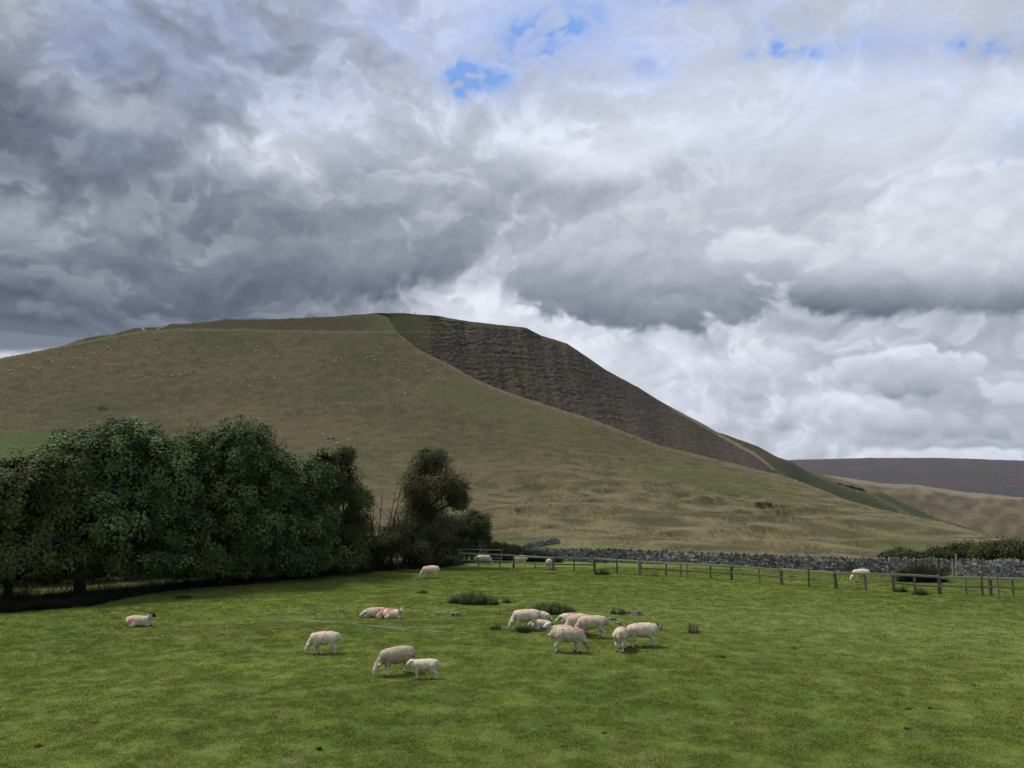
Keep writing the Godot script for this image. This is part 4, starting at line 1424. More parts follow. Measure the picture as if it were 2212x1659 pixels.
func build_walls() -> void:
	prepare_stones()
	drystone("field_wall", "long drystone wall topped with upright cope stones behind the fence",
		[ground_at(1128, 1210), ground_at(1230, 1211.5), ground_at(1380, 1216), ground_at(1560, 1224), ground_at(1796, 1234.5), ground_at(1930, 1238.5), ground_at(2052, 1241)], 1.08, 300)
	drystone("field_wall", "lighter stretch of drystone wall right of the tall pale post",
		[ground_at(2070, 1243), ground_at(2150, 1245), ground_at(2300, 1248)], 1.12, 300, 2)
	var p0 := hill_at(1126, 1190)
	var p1 := hill_at(1166, 1181)
	var p2 := hill_at(1204, 1173)
	drystone("hill_wall", "short ruined length of stone wall at the hill foot, left of the main wall", [p0, p1, p2], 0.55, 120)
# ------------------------------------------------------------------ plants
func multi(called: String, mesh: Mesh, mat: Material, places: Array, tints: Array, parent: Node) -> MultiMeshInstance3D:
	var mm := MultiMesh.new()
	mm.transform_format = MultiMesh.TRANSFORM_3D
	mm.use_colors = true
	mm.mesh = mesh
	mm.instance_count = places.size()
	var buf := PackedFloat32Array()
	buf.resize(places.size() * 16)
	for i in places.size():
		var t: Transform3D = places[i]
		var c: Color = tints[i]
		var k := i * 16
		buf[k] = t.basis.x.x; buf[k + 1] = t.basis.y.x; buf[k + 2] = t.basis.z.x; buf[k + 3] = t.origin.x
		buf[k + 4] = t.basis.x.y; buf[k + 5] = t.basis.y.y; buf[k + 6] = t.basis.z.y; buf[k + 7] = t.origin.y
		buf[k + 8] = t.basis.x.z; buf[k + 9] = t.basis.y.z; buf[k + 10] = t.basis.z.z; buf[k + 11] = t.origin.z
		buf[k + 12] = c.r; buf[k + 13] = c.g; buf[k + 14] = c.b; buf[k + 15] = 1.0
	mm.buffer = buf
	var o := MultiMeshInstance3D.new()
	o.name = numbered(called) if parent == self else called
	o.multimesh = mm
	o.material_override = mat
	parent.add_child(o, true)
	return o

func merged(called: String, mesh: ArrayMesh, mat: Material, places: Array, tints: Array, parent: Node) -> MeshInstance3D:
	# every copy as real faces of one mesh; the tints are rounded to a few dozen so that their colours can be shared
	var arr := mesh.surface_get_arrays(0)
	var p: PackedVector3Array = arr[Mesh.ARRAY_VERTEX]
	var n: PackedVector3Array = arr[Mesh.ARRAY_NORMAL]
	var c: PackedColorArray = arr[Mesh.ARRAY_COLOR]
	var sheets := []
	var some := tints.slice(0, 48)
	some.sort_custom(func(u, v): return u.g < v.g)
	var lights := PackedFloat32Array()
	for t in some:
		lights.append(t.g)
		var s := PackedColorArray()
		for v in c:
			s.append(Color(v.r * t.r, v.g * t.g, v.b * t.b))
		sheets.append(s)
	var pos := PackedVector3Array()
	var nor := PackedVector3Array()
	var col := PackedColorArray()
	for i in places.size():
		var t: Transform3D = places[i]
		pos.append_array(t * p)
		nor.append_array(Transform3D(t.basis.orthonormalized(), Vector3.ZERO) * n)
		col.append_array(sheets[mini(lights.bsearch(tints[i].g), sheets.size() - 1)])
	var out := []
	out.resize(Mesh.ARRAY_MAX)
	out[Mesh.ARRAY_VERTEX] = pos
	out[Mesh.ARRAY_NORMAL] = nor
	out[Mesh.ARRAY_COLOR] = col
	var m := ArrayMesh.new()
	m.add_surface_from_arrays(Mesh.PRIMITIVE_TRIANGLES, out)
	return put(called, m, mat, parent)

func leaf_into(st: SurfaceTool, at: Vector3, dir: Vector3, up: Vector3, length: float, wide: float) -> void:
	# a leaf folded along its midrib, drooping at the tip
	var side := dir.cross(up).normalized()
	var n := side.cross(dir).normalized()
	var mid := at + dir * length * 0.45 + n * length * 0.05
	var tip := at + dir * length - n * length * 0.16
	var l := mid - side * wide * 0.5 - n * wide * 0.14
	var r := mid + side * wide * 0.5 - n * wide * 0.14
	for v in [at, l, tip, at, tip, r]:
		st.add_vertex(v)

func leaf_clump(count: int, size: float, spread: float, narrow := 0.75) -> ArrayMesh:
	var st := begin()
	for k in count:
		var g := rng.randf_range(0.84, 1.16)
		st.set_color(Color(g, g, g))
		var a := TAU * k / count + rng.randf_range(-0.4, 0.4)
		var dir := Vector3(cos(a), rng.randf_range(-0.35, 0.65), sin(a)).normalized()
		var at := dir * rng.randf_range(0.1, 1.0) * spread
		at.y += rng.randf_range(-0.3, 0.3) * spread
		var s := size * rng.randf_range(0.7, 1.2)
		leaf_into(st, at, dir, (Vector3.UP + Vector3(rng.randf_range(-0.5, 0.5), 0, rng.randf_range(-0.5, 0.5))).normalized(), s, s * narrow)
	return flat(st)

func stem_plant(leaves: int, tall: float, leaf: float) -> ArrayMesh:
	# an upright stem with leaves all the way up
	var st := begin()
	st.set_color(Color(0.9, 0.9, 0.9))
	var bend := Vector3(rng.randf_range(-0.15, 0.15), 1.0, rng.randf_range(-0.15, 0.15)) * tall
	tube_into(st, Vector3.ZERO, bend, 0.008, 0.004, 3)
	for k in leaves:
		var t := (k + 0.5) / leaves
		var g := rng.randf_range(0.75, 1.3)
		st.set_color(Color(g, g, g))
		var a := k * 2.4 + rng.randf_range(-0.3, 0.3)
		var s := leaf * (1.2 - 0.75 * t) * rng.randf_range(0.8, 1.2)
		leaf_into(st, bend * t, Vector3(cos(a), rng.randf_range(0.0, 0.7), sin(a)).normalized(), Vector3.UP, s, s * 0.42)
	return flat(st)

func blade_tuft(count: int, tall: float, spread: float, wide: float) -> ArrayMesh:
	var st := begin()
	for k in count:
		var g := rng.randf_range(0.75, 1.25)
		st.set_color(Color(g, g, g))
		var a := rng.randf() * TAU
		var root := Vector3(cos(a), 0, sin(a)) * spread * sqrt(rng.randf())
		var b := rng.randf() * TAU
		var lean := Vector3(cos(b), 0, sin(b)) * rng.randf_range(0.25, 0.9)
		var h := tall * rng.randf_range(0.55, 1.0)
		var side := Vector3(-sin(b), 0, cos(b)) * wide * 0.5
		var mid := root + Vector3(0, h * 0.62, 0) + lean * h * 0.35
		var tip := root + Vector3(0, h * 0.9, 0) + lean * h
		for v in [root - side, root + side, mid + side * 0.8, root - side, mid + side * 0.8, mid - side * 0.8, mid - side * 0.8, mid + side * 0.8, tip]:
			st.add_vertex(v)
	st.generate_normals()
	return st.commit()

func vary(c: Color, by: float) -> Color:
	var g := rng.randf_range(1.0 - by, 1.0 + by)
	return Color(c.r * g * rng.randf_range(0.9, 1.12), c.g * g, c.b * g * rng.randf_range(0.85, 1.1))

var leaf_mat := vmat(0.7, Color(0.4, 0.5, 0.2), 0.22)

func limb(st: SurfaceTool, pts: Array) -> void:
	# pts: [position, radius]
	for i in pts.size() - 1:
		tube_into(st, pts[i][0], pts[i + 1][0], pts[i][1], pts[i + 1][1], 7)

func tree(called: String, label: String, category: String, at: Vector3, foot_px: float, lobes: Array, clumps: int, mesh: Mesh, size: float, colors: Array, bark: Material, trunk_r: float, group := "", stems := 1, ragged := 0.22) -> Node3D:
	# lobes: [px, py, half width, half height] as seen, at the tree's own distance, or in metres when foot_px is NAN
	var root := thing(called, label, category, at, 0.0, group)
	var r := Vector2(at.x, at.z).length()
	var mpp := r / F
	var base := project(at)
	var set_ := []
	var total := 0.0
	for l in lobes:
		var c := Vector3((l[0] - base.x) * mpp, (base.y - l[1]) * mpp, rng.randf_range(-0.35, 0.35) * l[2] * mpp)
		var e := Vector3(l[2] * mpp, l[3] * mpp, l[2] * mpp * 0.95) * 0.86
		# lobes sit in the plane across the sight line
		var az := atan2(at.x, -at.z)
		c = c.rotated(Vector3.UP, -az)
		var wgt := e.x * e.y + e.x * e.z
		set_.append([c, e, wgt])
		total += wgt
	var places := []
	var tints := []
	for i in clumps:
		var pick := rng.randf() * total
		var k := 0
		while k < set_.size() - 1 and pick > set_[k][2]:
			pick -= set_[k][2]
			k += 1
		var d := Vector3(rng.randfn(), rng.randfn(), rng.randfn()).normalized()
		# boughs swell and gap over the surface of each lobe
		var c0: Vector3 = set_[k][0]
		var e0: Vector3 = set_[k][1]
		var swell := 1.0 + ragged * 1.9 * noise_b.get_noise_3dv(d * 2.4 + c0 * 1.7)
		var depth := 1.0 - 0.55 * pow(rng.randf(), 1.7)
		var p := c0 + d * e0 * swell * depth
		if noise_c.get_noise_3dv((p + at) * 0.75) < -0.17:
			continue
		if p.y < 0.25 + 0.4 * rng.randf():
			continue
		var hidden := false
		if depth > 0.8:
			# nothing to gain from leaves deep inside a neighbouring lobe
			for m in set_.size():
				if m != k and ((p - set_[m][0]) / set_[m][1]).length() < 0.55:
					hidden = true
		if hidden:
			continue
		var out := (d + Vector3(0, 0.6, 0)).normalized()
		var b := Basis(Quaternion(Vector3.UP, out)) * Basis(Vector3.UP, rng.randf() * TAU)
		places.append(Transform3D(b.scaled(Vector3.ONE * size * rng.randf_range(0.75, 1.25)), p))
		var c: Color = colors[rng.randi_range(0, colors.size() - 1)]
		var bough := clampf(0.5 + 1.2 * noise_c.get_noise_3dv((p + at) * 0.5 + Vector3(9, 2, 4)), 0.0, 1.0)
		var leafy := 0.62 + 0.85 * bough
		tints.append(vary(Color(c.r * leafy, c.g * leafy, c.b * leafy), 0.13))
	# trunk and limbs reach into the lobes
	var st := begin()
	for s in stems:
		var start := Vector3(rng.randf_range(-0.5, 0.5) * (stems - 1), -0.1, rng.randf_range(-0.2, 0.2) * (stems - 1))
		var fork := start + Vector3(rng.randf_range(-0.25, 0.25), 0, 0)
		var ch: float = set_[0][0].y
		fork.y = clampf(ch * 0.35, 0.5, 2.4)
		limb(st, [[start, trunk_r * 1.25], [start.lerp(fork, 0.35), trunk_r], [fork, trunk_r * 0.85]])
		for q in set_.size():
			if stems > 1 and q % stems != s:
				continue
			var c: Vector3 = set_[q][0]
			var e: Vector3 = set_[q][1]
			var mid := fork.lerp(c, 0.5) + Vector3(rng.randf_range(-0.3, 0.3), 0.25, rng.randf_range(-0.3, 0.3))
			limb(st, [[fork, trunk_r * 0.6], [mid, trunk_r * 0.42], [c, trunk_r * 0.25]])
			for t in 7:
				var d := Vector3(rng.randfn(), absf(rng.randfn()) + 0.2, rng.randfn()).normalized()
				var from := mid.lerp(c, rng.randf())
				var to := c + d * e * rng.randf_range(0.6, 0.92)
				limb(st, [[from, trunk_r * 0.22], [from.lerp(to, 0.5) + Vector3(0, 0.1, 0), trunk_r * 0.13], [to, 0.012]])
	put("trunk", flat(st), bark, root)
	merged("crown", mesh, leaf_mat, places, tints, root)
	return root

func at_r(px: float, r: float) -> Vector3:
	var az := az_of(px, 1240.0)
	var x := sin(az) * r
	var z := -cos(az) * r
	return Vector3(x, field_height(x, z), z)

func weeds(called: String, label: String, category: String, px: float, py: float, wide: float, high: float, count: int, meshes: Array, color: Color, group := "") -> void:
	var at := ground_at(px, py)
	var mpp := Vector2(at.x, at.z).length() / F
	var root := thing(called, label, category, at, 0.0, group)
	var kinds := [[], []]
	var tints := [[], []]
	for i in count:
		var a := rng.randf() * TAU
		var q := sqrt(rng.randf())
		var x := cos(a) * q * wide * 0.5 * mpp
		var z := sin(a) * q * wide * 0.4 * mpp
		var y := field_height(at.x + x, at.z + z) - at.y - 0.02
		var h := 1.05 * high * mpp * (1.0 - 0.5 * q * q) * rng.randf_range(0.65, 1.05)
		var b := Basis(Vector3.UP, rng.randf() * TAU).rotated(Vector3(cos(a), 0, sin(a)).cross(Vector3.UP), -0.25 * q * rng.randf())
		var k := i % 2
		kinds[k].append(Transform3D(b.scaled_local(Vector3(0.5 + 0.5 * h, h, 0.5 + 0.5 * h)), Vector3(x, y, z)))
		tints[k].append(vary(color, 0.3))
	for k in 2:
		if kinds[k].size() > 0:
			merged("stems", meshes[k], leaf_mat, kinds[k], tints[k], root)

func build_trees() -> void:
	var bark := wood_mat(Color(0.055, 0.048, 0.038))
	var pale_bark := wood_mat(Color(0.13, 0.115, 0.09))
	var broad := leaf_clump(10, 0.19, 0.27)
	var small := leaf_clump(10, 0.10, 0.20, 0.6)
	var mid := leaf_clump(10, 0.135, 0.22, 0.6)
	var green := [Color(0.060, 0.098, 0.034), Color(0.085, 0.125, 0.040), Color(0.046, 0.072, 0.030), Color(0.120, 0.155, 0.045)]
	var rust := [Color(0.062, 0.082, 0.028), Color(0.080, 0.090, 0.032), Color(0.052, 0.070, 0.027), Color(0.102, 0.112, 0.036)]
	var grp := "trees along the edge of the pasture"
	tree("sycamore_tree", "olive broadleaf tree at the left edge of the clump", "tree", at_r(20, 50.0), 20, [[10, 1110, 62, 80], [58, 1156, 74, 78], [-60, 1130, 90, 105], [70, 1096, 52, 66], [30, 1212, 80, 50], [90, 1230, 60, 36], [-60, 1220, 80, 46], [20, 1240, 70, 26]], 7000, broad, 1.0, rust, bark, 0.22, grp)
	tree("sycamore_tree", "broad dark green tree with rounded crown, left of the two biggest", "tree", at_r(176, 52.0), 176, [[150, 1058, 92, 92], [238, 1024, 104, 82], [310, 1074, 88, 104], [120, 1140, 88, 74], [215, 1140, 110, 76], [320, 1162, 84, 52], [130, 1216, 90, 44], [240, 1216, 80, 42], [345, 1212, 70, 40], [180, 1228, 90, 30], [300, 1226, 80, 26]], 13500, broad, 1.0, green, bark, 0.30, grp)
	tree("sycamore_tree", "tallest dark green tree of the clump, right of the broad one", "tree", at_r(478, 55.0), 478, [[425, 1028, 76, 84], [505, 1002, 84, 76], [470, 1090, 100, 96], [566, 1056, 58, 78], [400, 1150, 80, 56], [540, 1160, 88, 54], [420, 1208, 80, 40], [520, 1212, 80, 36], [590, 1204, 60, 40], [470, 1222, 90, 26]], 12500, broad, 1.0, green, bark, 0.30, grp, 2)
	tree("sycamore_tree", "lower bushy green tree joined to the tallest one's right side", "tree", at_r(648, 57.0), 648, [[632, 1090, 60, 84], [688, 1040, 44, 62], [664, 1150, 78, 66], [606, 1165, 54, 44], [650, 1208, 70, 34]], 6000, broad, 0.95, green, bark, 0.18, grp, 2)
	tree("sycamore_tree", "narrow dark tree, rightmost of the dense clump", "tree", at_r(745, 58.5), 745, [[725, 1048, 44, 72], [766, 1090, 42, 58], [756, 1152, 58, 52], [704, 1130, 46, 56], [742, 995, 24, 26], [745, 1204, 60, 34]], 5200, mid, 1.2, [Color(0.046, 0.066, 0.024), Color(0.066, 0.076, 0.028), Color(0.085, 0.112, 0.034)], bark, 0.16, grp, 2)
	tree("rowan_tree", "open brownish tree standing apart right of the dense clump", "tree", at_r(898, 64.0), 898, [[926, 1004, 52, 38], [966, 1056, 48, 42], [900, 1056, 46, 52], [986, 1084, 32, 26], [914, 1110, 64, 50], [880, 1150, 58, 46], [940, 1150, 60, 44], [910, 1186, 70, 30]], 6200, mid, 1.25, [Color(0.062, 0.058, 0.026), Color(0.050, 0.058, 0.026), Color(0.086, 0.074, 0.036)], bark, 0.14, grp, 3, 0.26)
	tree("hawthorn_tree", "low dark hawthorn spreading right of the brownish lone tree", "tree", at_r(1004, 69.5), 1004, [[996, 1142, 52, 40], [1036, 1136, 28, 32], [958, 1160, 46, 36], [1042, 1160, 24, 24], [1018, 1112, 14, 12], [1010, 1182, 64, 28]], 5200, small, 1.5, [Color(0.042, 0.050, 0.02), Color(0.058, 0.072, 0.025), Color(0.034, 0.04, 0.02)], bark, 0.14, grp, 3, 0.3)
	# thin dead saplings between the clump and the brownish tree
	for q in [[812, 61.0, 7.0, -0.1, "bare dead sapling with forked twigs beside the narrow dark tree"], [838, 62.5, 6.6, 0.35, "bare dead sapling leaning right beside the brownish lone tree"]]:
		var at := at_r(q[0], q[1])
		var t := thing("dead_sapling", q[4], "tree", at, 0.0, "bare saplings")
		var st := begin()
		for k in 4:
			var lean: float = q[3] + rng.randf_range(-0.25, 0.3)
			var tip := Vector3(lean * q[2] * 0.6 + 0.3 * k - 0.5, q[2] * rng.randf_range(0.75, 1.0), rng.randf_range(-0.5, 0.5))
			var m := tip * 0.5 + Vector3(rng.randf_range(-0.3, 0.3), 0, 0)
			limb(st, [[Vector3(0.1 * k, -0.1, 0), 0.07], [m, 0.045], [tip, 0.012]])
			for j in 5:
				var f := m.lerp(tip, rng.randf())
				limb(st, [[f, 0.025], [f + Vector3(rng.randf_range(-0.7, 0.7), rng.randf_range(0.3, 1.1), rng.randf_range(-0.3, 0.3)), 0.008]])
		put("trunk", flat(st), pale_bark, t)
	# shrubs under and beside the trees
	var sg := "shrubs at the foot of the trees"
	for q in [[838, 61.0, [[842, 1172, 44, 34], [812, 1190, 40, 28]], "leafy green shrub filling the gap below the bare saplings"], [905, 63.0, [[905, 1175, 46, 30], [945, 1180, 40, 24]], "dense shrub below the brownish lone tree"], [1080, 71.5, [[1076, 1184, 24, 12], [1104, 1188, 28, 10]], "low dark shrub just right of the hawthorn behind the gate"]]:
		tree("shrub", q[3], "shrub", at_r(q[0], q[1]), q[0], q[2], 1500, mid, 1.2, [Color(0.032, 0.046, 0.018), Color(0.044, 0.058, 0.02), Color(0.03, 0.034, 0.016)], bark, 0.05, sg, 3, 0.3)
	# dark undergrowth behind the trunks
	var ul := ["undergrowth shrub behind the olive tree at the left edge", "undergrowth shrub behind the broad tree's left half", "undergrowth shrub behind the broad tree's trunk", "undergrowth shrub between the two biggest trees", "undergrowth shrub behind the tallest tree's trunks", "undergrowth shrub behind the lower bushy tree", "undergrowth shrub behind the narrow dark tree"]
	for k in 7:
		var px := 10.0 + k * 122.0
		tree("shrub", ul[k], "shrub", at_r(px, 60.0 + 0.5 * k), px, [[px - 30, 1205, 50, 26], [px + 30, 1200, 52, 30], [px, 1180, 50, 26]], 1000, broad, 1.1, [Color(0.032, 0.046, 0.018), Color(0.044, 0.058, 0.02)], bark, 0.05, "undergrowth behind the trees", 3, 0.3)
	# brambles along the front of the wood
	var bl := ["low bramble at the left edge in front of the trees", "low bramble in front of the olive tree's trunk", "low bramble in front of the broad tree, left of its trunk", "low bramble in front of the broad tree, right of its trunk", "low bramble below the gap between the two biggest trees", "low bramble in front of the tallest tree", "low bramble in front of the lower bushy tree"]
	var bx := [-10.0, 62.0, 140.0, 236.0, 360.0, 470.0, 600.0]
	var br := [49.8, 50.0, 51.0, 52.6, 55.0, 56.5, 58.5]
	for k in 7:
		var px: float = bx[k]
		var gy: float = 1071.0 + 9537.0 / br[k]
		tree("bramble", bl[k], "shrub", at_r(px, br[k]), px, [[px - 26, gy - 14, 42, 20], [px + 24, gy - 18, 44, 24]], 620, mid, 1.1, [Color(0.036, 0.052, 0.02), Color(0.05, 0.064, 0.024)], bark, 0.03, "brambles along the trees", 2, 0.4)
	# hedge line behind the wall on the right
	var hg := "shrubs behind the wall on the right"
	var hl := ["leftmost shrub of the dark row behind the right-hand wall", "small low shrub second from the left behind the right-hand wall", "rounded shrub behind the wall, just left of the tall pale post", "taller shrub of the row, right of the tall pale post", "tall dark shrub second from the right edge behind the wall", "dark shrub at the right edge behind the wall"]
	var hq := [[[1945, 1202, 26, 12], [1925, 1207, 18, 7]], [[1988, 1206, 20, 9], [2000, 1209, 16, 6]], [[2030, 1201, 26, 12], [2012, 1207, 18, 9]], [[2084, 1196, 30, 14], [2070, 1203, 26, 12], [2108, 1205, 18, 9]], [[2150, 1196, 32, 14], [2128, 1202, 24, 12]], [[2196, 1194, 30, 16], [2220, 1199, 30, 14]]]
	for k in 6:
		tree("hedge_shrub", hl[k], "shrub", at_r(hq[k][0][0], 72.0 - 0.8 * k), hq[k][0][0], hq[k], 1100, mid, 1.3, [Color(0.052, 0.064, 0.022), Color(0.070, 0.080, 0.026), Color(0.042, 0.05, 0.02)], bark, 0.05, hg, 3, 0.55)
	# gorse on the slope, trees in the bracken gully
	var gp := hill_at(1648, 1096)
	tree("gorse_bush", "olive gorse bush alone on the pale slope at right", "bush", gp, 1648, [[1640, 1091, 14, 7], [1658, 1091, 13, 6]], 900, small, 1.6, [Color(0.045, 0.042, 0.012), Color(0.07, 0.058, 0.012), Color(0.03, 0.03, 0.012)], bark, 0.05, "", 3)
	for q in [[1846, 1074, [[1838, 1062, 14, 11], [1852, 1066, 14, 10], [1828, 1058, 8, 7]], "dark tree clump in the bracken gully far right"], [1812, 1058, [[1812, 1054, 7, 6]], "small dark bush left of the tree clump in the far gully"]]:
		var az := az_of(q[0], q[1])
		var r := 690.0
		var p := Vector3(sin(az) * r, CAM_H + tan_el(az, q[1]) * r, -cos(az) * r)
		tree("gully_tree", q[3], "tree", p, q[0], q[2], 500, leaf_clump(10, 0.9, 1.2), 1.6, [Color(0.016, 0.02, 0.01), Color(0.022, 0.026, 0.012)], bark, 0.3, "trees in the gully", 2, 0.3)

func build_weeds() -> void:
	var nettle := [stem_plant(18, 1.0, 0.30), stem_plant(16, 1.0, 0.26)]
	var thistle := [stem_plant(16, 1.0, 0.14), stem_plant(18, 1.0, 0.12)]
	var rush := [blade_tuft(16, 1.0, 0.10, 0.022), blade_tuft(14, 1.0, 0.12, 0.02)]
	var green := Color(0.074, 0.102, 0.036)
	var g := "weed clumps in the pasture"
	weeds("nettle_patch", "large dark nettle patch on the bank, left of the other big one", "weeds", 1022, 1303, 108, 26, 260, nettle, green, g)
	weeds("nettle_patch", "large nettle patch just behind the sheep group", "weeds", 1192, 1324, 96, 24, 230, nettle, Color(0.078, 0.106, 0.038), g)
	weeds("rush_tuft", "tuft of rushes in front of the leftmost sheep of the group", "weeds", 1131, 1365, 34, 22, 26, rush, Color(0.055, 0.072, 0.026), g)
	weeds("rush_tuft", "small thin rush tuft left of the rush-tuft grazer's head", "weeds", 1073, 1360, 22, 20, 10, rush, Color(0.06, 0.072, 0.03), g)
	weeds("dock_plant", "tall brown withered dock standing alone right of the sheep", "weeds", 1497, 1367, 24, 27, 26, thistle, Color(0.085, 0.055, 0.036), g)
	weeds("dock_plant", "brown withered dock directly behind the rightmost near sheep", "weeds", 1421, 1360, 20, 20, 18, thistle, Color(0.10, 0.065, 0.042), g)
	weeds("nettle_patch", "small green weed clump in the left pasture by the shade", "weeds", 397, 1292, 32, 9, 40, nettle, green, g)
	weeds("nettle_patch", "small weed clump left of the larger nettle patch", "weeds", 912, 1281, 22, 9, 30, nettle, green, g)
	weeds("nettle_patch", "small dark upright weeds right beside the left nettle patch", "weeds", 1094, 1302, 14, 14, 16, nettle, Color(0.05, 0.05, 0.026), g)
	weeds("nettle_patch", "thin weed clump between the pale stones behind the sheep", "weeds", 1338, 1325, 40, 12, 34, nettle, Color(0.05, 0.066, 0.026), g)
	weeds("nettle_patch", "dark weed clump at the fence foot behind the bracing rail", "weeds", 1300, 1241, 34, 14, 60, nettle, Color(0.055, 0.062, 0.026), g)
	weeds("dock_plant", "reddish dock at the fence foot in front of the wall", "weeds", 1411, 1245, 20, 12, 24, thistle, Color(0.09, 0.075, 0.04), g)
	weeds("nettle_patch", "big dark bush of weeds under the sloping pen rail", "weeds", 1992, 1256, 90, 34, 330, nettle, Color(0.032, 0.038, 0.018), g)
	weeds("nettle_patch", "weeds round the fence post right of the pen rail", "weeds", 1988, 1284, 30, 14, 40, nettle, Color(0.06, 0.07, 0.028), g)
	weeds("nettle_patch", "thistles grown up round the gate post of the pen", "weeds", 1945, 1278, 24, 12, 30, nettle, Color(0.05, 0.06, 0.026), g)
	# dark thistle rosettes in the near grass
	var spots := [[2103, 1481], [1962, 1575], [2010, 1531], [1962, 1532], [82, 1614], [690, 1618], [1220, 1612], [1305, 1584], [206, 1562], [1560, 1420], [1716, 1402]]
	for k in spots.size():
		var q: Array = spots[k]
		weeds("thistle_rosette", "small dark thistle rosette in the near turf", "weeds", q[0], q[1], rng.randf_range(6, 13), rng.randf_range(4, 9), 10, thistle, Color(0.040, 0.055, 0.022), "thistle rosettes in the turf")
	# the bank of nettles and rank grass along the wood, which nobody could count
	var places := [[], []]
	var tints := [[], []]
	for i in 5200:
		var px := rng.randf_range(-120.0, 1000.0)
		var r := wood_line(px) + 0.6 + rng.randf_range(-0.5, 6.0) * (0.5 + 0.5 * rng.randf())
		var p := at_r(px, r)
		var rank := 0.25 + 0.75 * smoothstep(560.0, 850.0, px) + 0.6 * smoothstep(140.0, 40.0, px)
		var h := (0.30 + 0.75 * rank * (0.6 + 0.8 * noise_c.get_noise_2d(p.x * 0.4, p.z * 0.4))) * rng.randf_range(0.6, 1.15)
		places[i % 2].append(Transform3D(Basis(Vector3.UP, rng.randf() * TAU).rotated(Vector3.RIGHT, rng.randf_range(-0.2, 0.2)).scaled_local(Vector3(0.5 + 0.5 * h, h, 0.5 + 0.5 * h)), p - Vector3(0, 0.02, 0)))
		tints[i % 2].append(vary(Color(0.034, 0.046, 0.020), 0.35))
	for i in 700:
		var px := rng.randf_range(1050.0, 1215.0)
		var p := at_r(px, rng.randf_range(69.0, 71.5))
		var h := rng.randf_range(0.6, 1.25) * smoothstep(1230.0, 1120.0, px) + 0.25
		places[i % 2].append(Transform3D(Basis(Vector3.UP, rng.randf() * TAU).scaled_local(Vector3(0.6, h, 0.6)), p - Vector3(0, 0.02, 0)))
		tints[i % 2].append(vary(Color(0.034, 0.042, 0.020), 0.35))
	for k in 2:
		var o := multi("nettle_bank", nettle[k], leaf_mat, places[k], tints[k], self)
		o.set_meta("kind", "stuff")
		o.set_meta("label", "bank of nettles and rank weeds along the foot of the trees")
		o.set_meta("category", "weeds")

func build_grass() -> void:
	# pale seed stems left standing in patches
	var stalk := blade_tuft(6, 0.22, 0.05, 0.006)
	var sp := []
	var sc := []
	for i in 16000:
		var r := 13.5 * pow(46.0 / 13.5, rng.randf())
		var az := rng.randf_range(-0.62, 0.62)
		var x := sin(az) * r
		var z := -cos(az) * r
		var px := CX + F * tan(az)
		var want := -0.30 + 0.55 * smoothstep(700.0, 0.0, px) * smoothstep(24.0, 16.0, r) + 0.5 * bump(px, 1330.0, 120.0) * smoothstep(22.0, 17.0, r) + 0.35 * bump(r, 36.0, 1.2) * smoothstep(1050.0, 900.0, px)
		if noise_b.get_noise_2d(x * 0.55, z * 0.7) + want < 0.05 + 0.12 * rng.randf():
			continue
		var s := rng.randf_range(0.5, 1.1)
		sp.append(Transform3D(Basis(Vector3.UP, rng.randf() * TAU).scaled(Vector3.ONE * s), Vector3(x, field_height(x, z) - 0.01, z)))
		sc.append(vary(Color(0.30, 0.28, 0.14), 0.25))
	var so := multi("seed_stalks", stalk, vmat(0.9, Color(0.4, 0.4, 0.2), 0.2), sp, sc, self)
	so.set_meta("kind", "stuff")
	so.set_meta("label", "pale dry seed stems standing in patches of the turf")
	so.set_meta("category", "grass")
	# grazed turf: small tufts, closer together near the viewer
	var meshes := [blade_tuft(9, 0.045, 0.085, 0.011), blade_tuft(8, 0.036, 0.095, 0.012), blade_tuft(7, 0.08, 0.05, 0.009)]
	var mats := vmat(0.85, Color(0.7, 0.8, 0.3), 0.25)
	var counts := [120000, 120000, 26000]
	for k in 3:
		var places := []
		var tints := []
		for i in counts[k]:
			var r := 13.5 * pow(64.0 / 13.5, pow(rng.randf(), 0.92))
			var az := rng.randf_range(-0.62, 0.62)
			var x := sin(az) * r
			var z := -cos(az) * r
			var c := field_color(x, z)
			var thick := noise_c.get_noise_2d(x * 0.8, z * 0.8)
			var s := (0.55 + r * 0.017) * rng.randf_range(0.6, 1.25) * (1.0 + 0.45 * thick)
			if k == 2:
				if thick < 0.0:
					continue
				c = c.lerp(Color(0.17, 0.16, 0.065), rng.randf_range(0.0, 0.6))
			places.append(Transform3D(Basis(Vector3.UP, rng.randf() * TAU).scaled(Vector3(s * 1.2, s, s * 1.2)), Vector3(x, field_height(x, z) - 0.008, z)))
			tints.append(vary(Color(c.r * 1.72, c.g * 1.52, c.b * 1.45), 0.28))
		var o := multi("grass", meshes[k], mats, places, tints, self)
		o.set_meta("kind", "stuff")
		o.set_meta("label", "short grazed grass of the near pasture")
		o.set_meta("category", "grass")
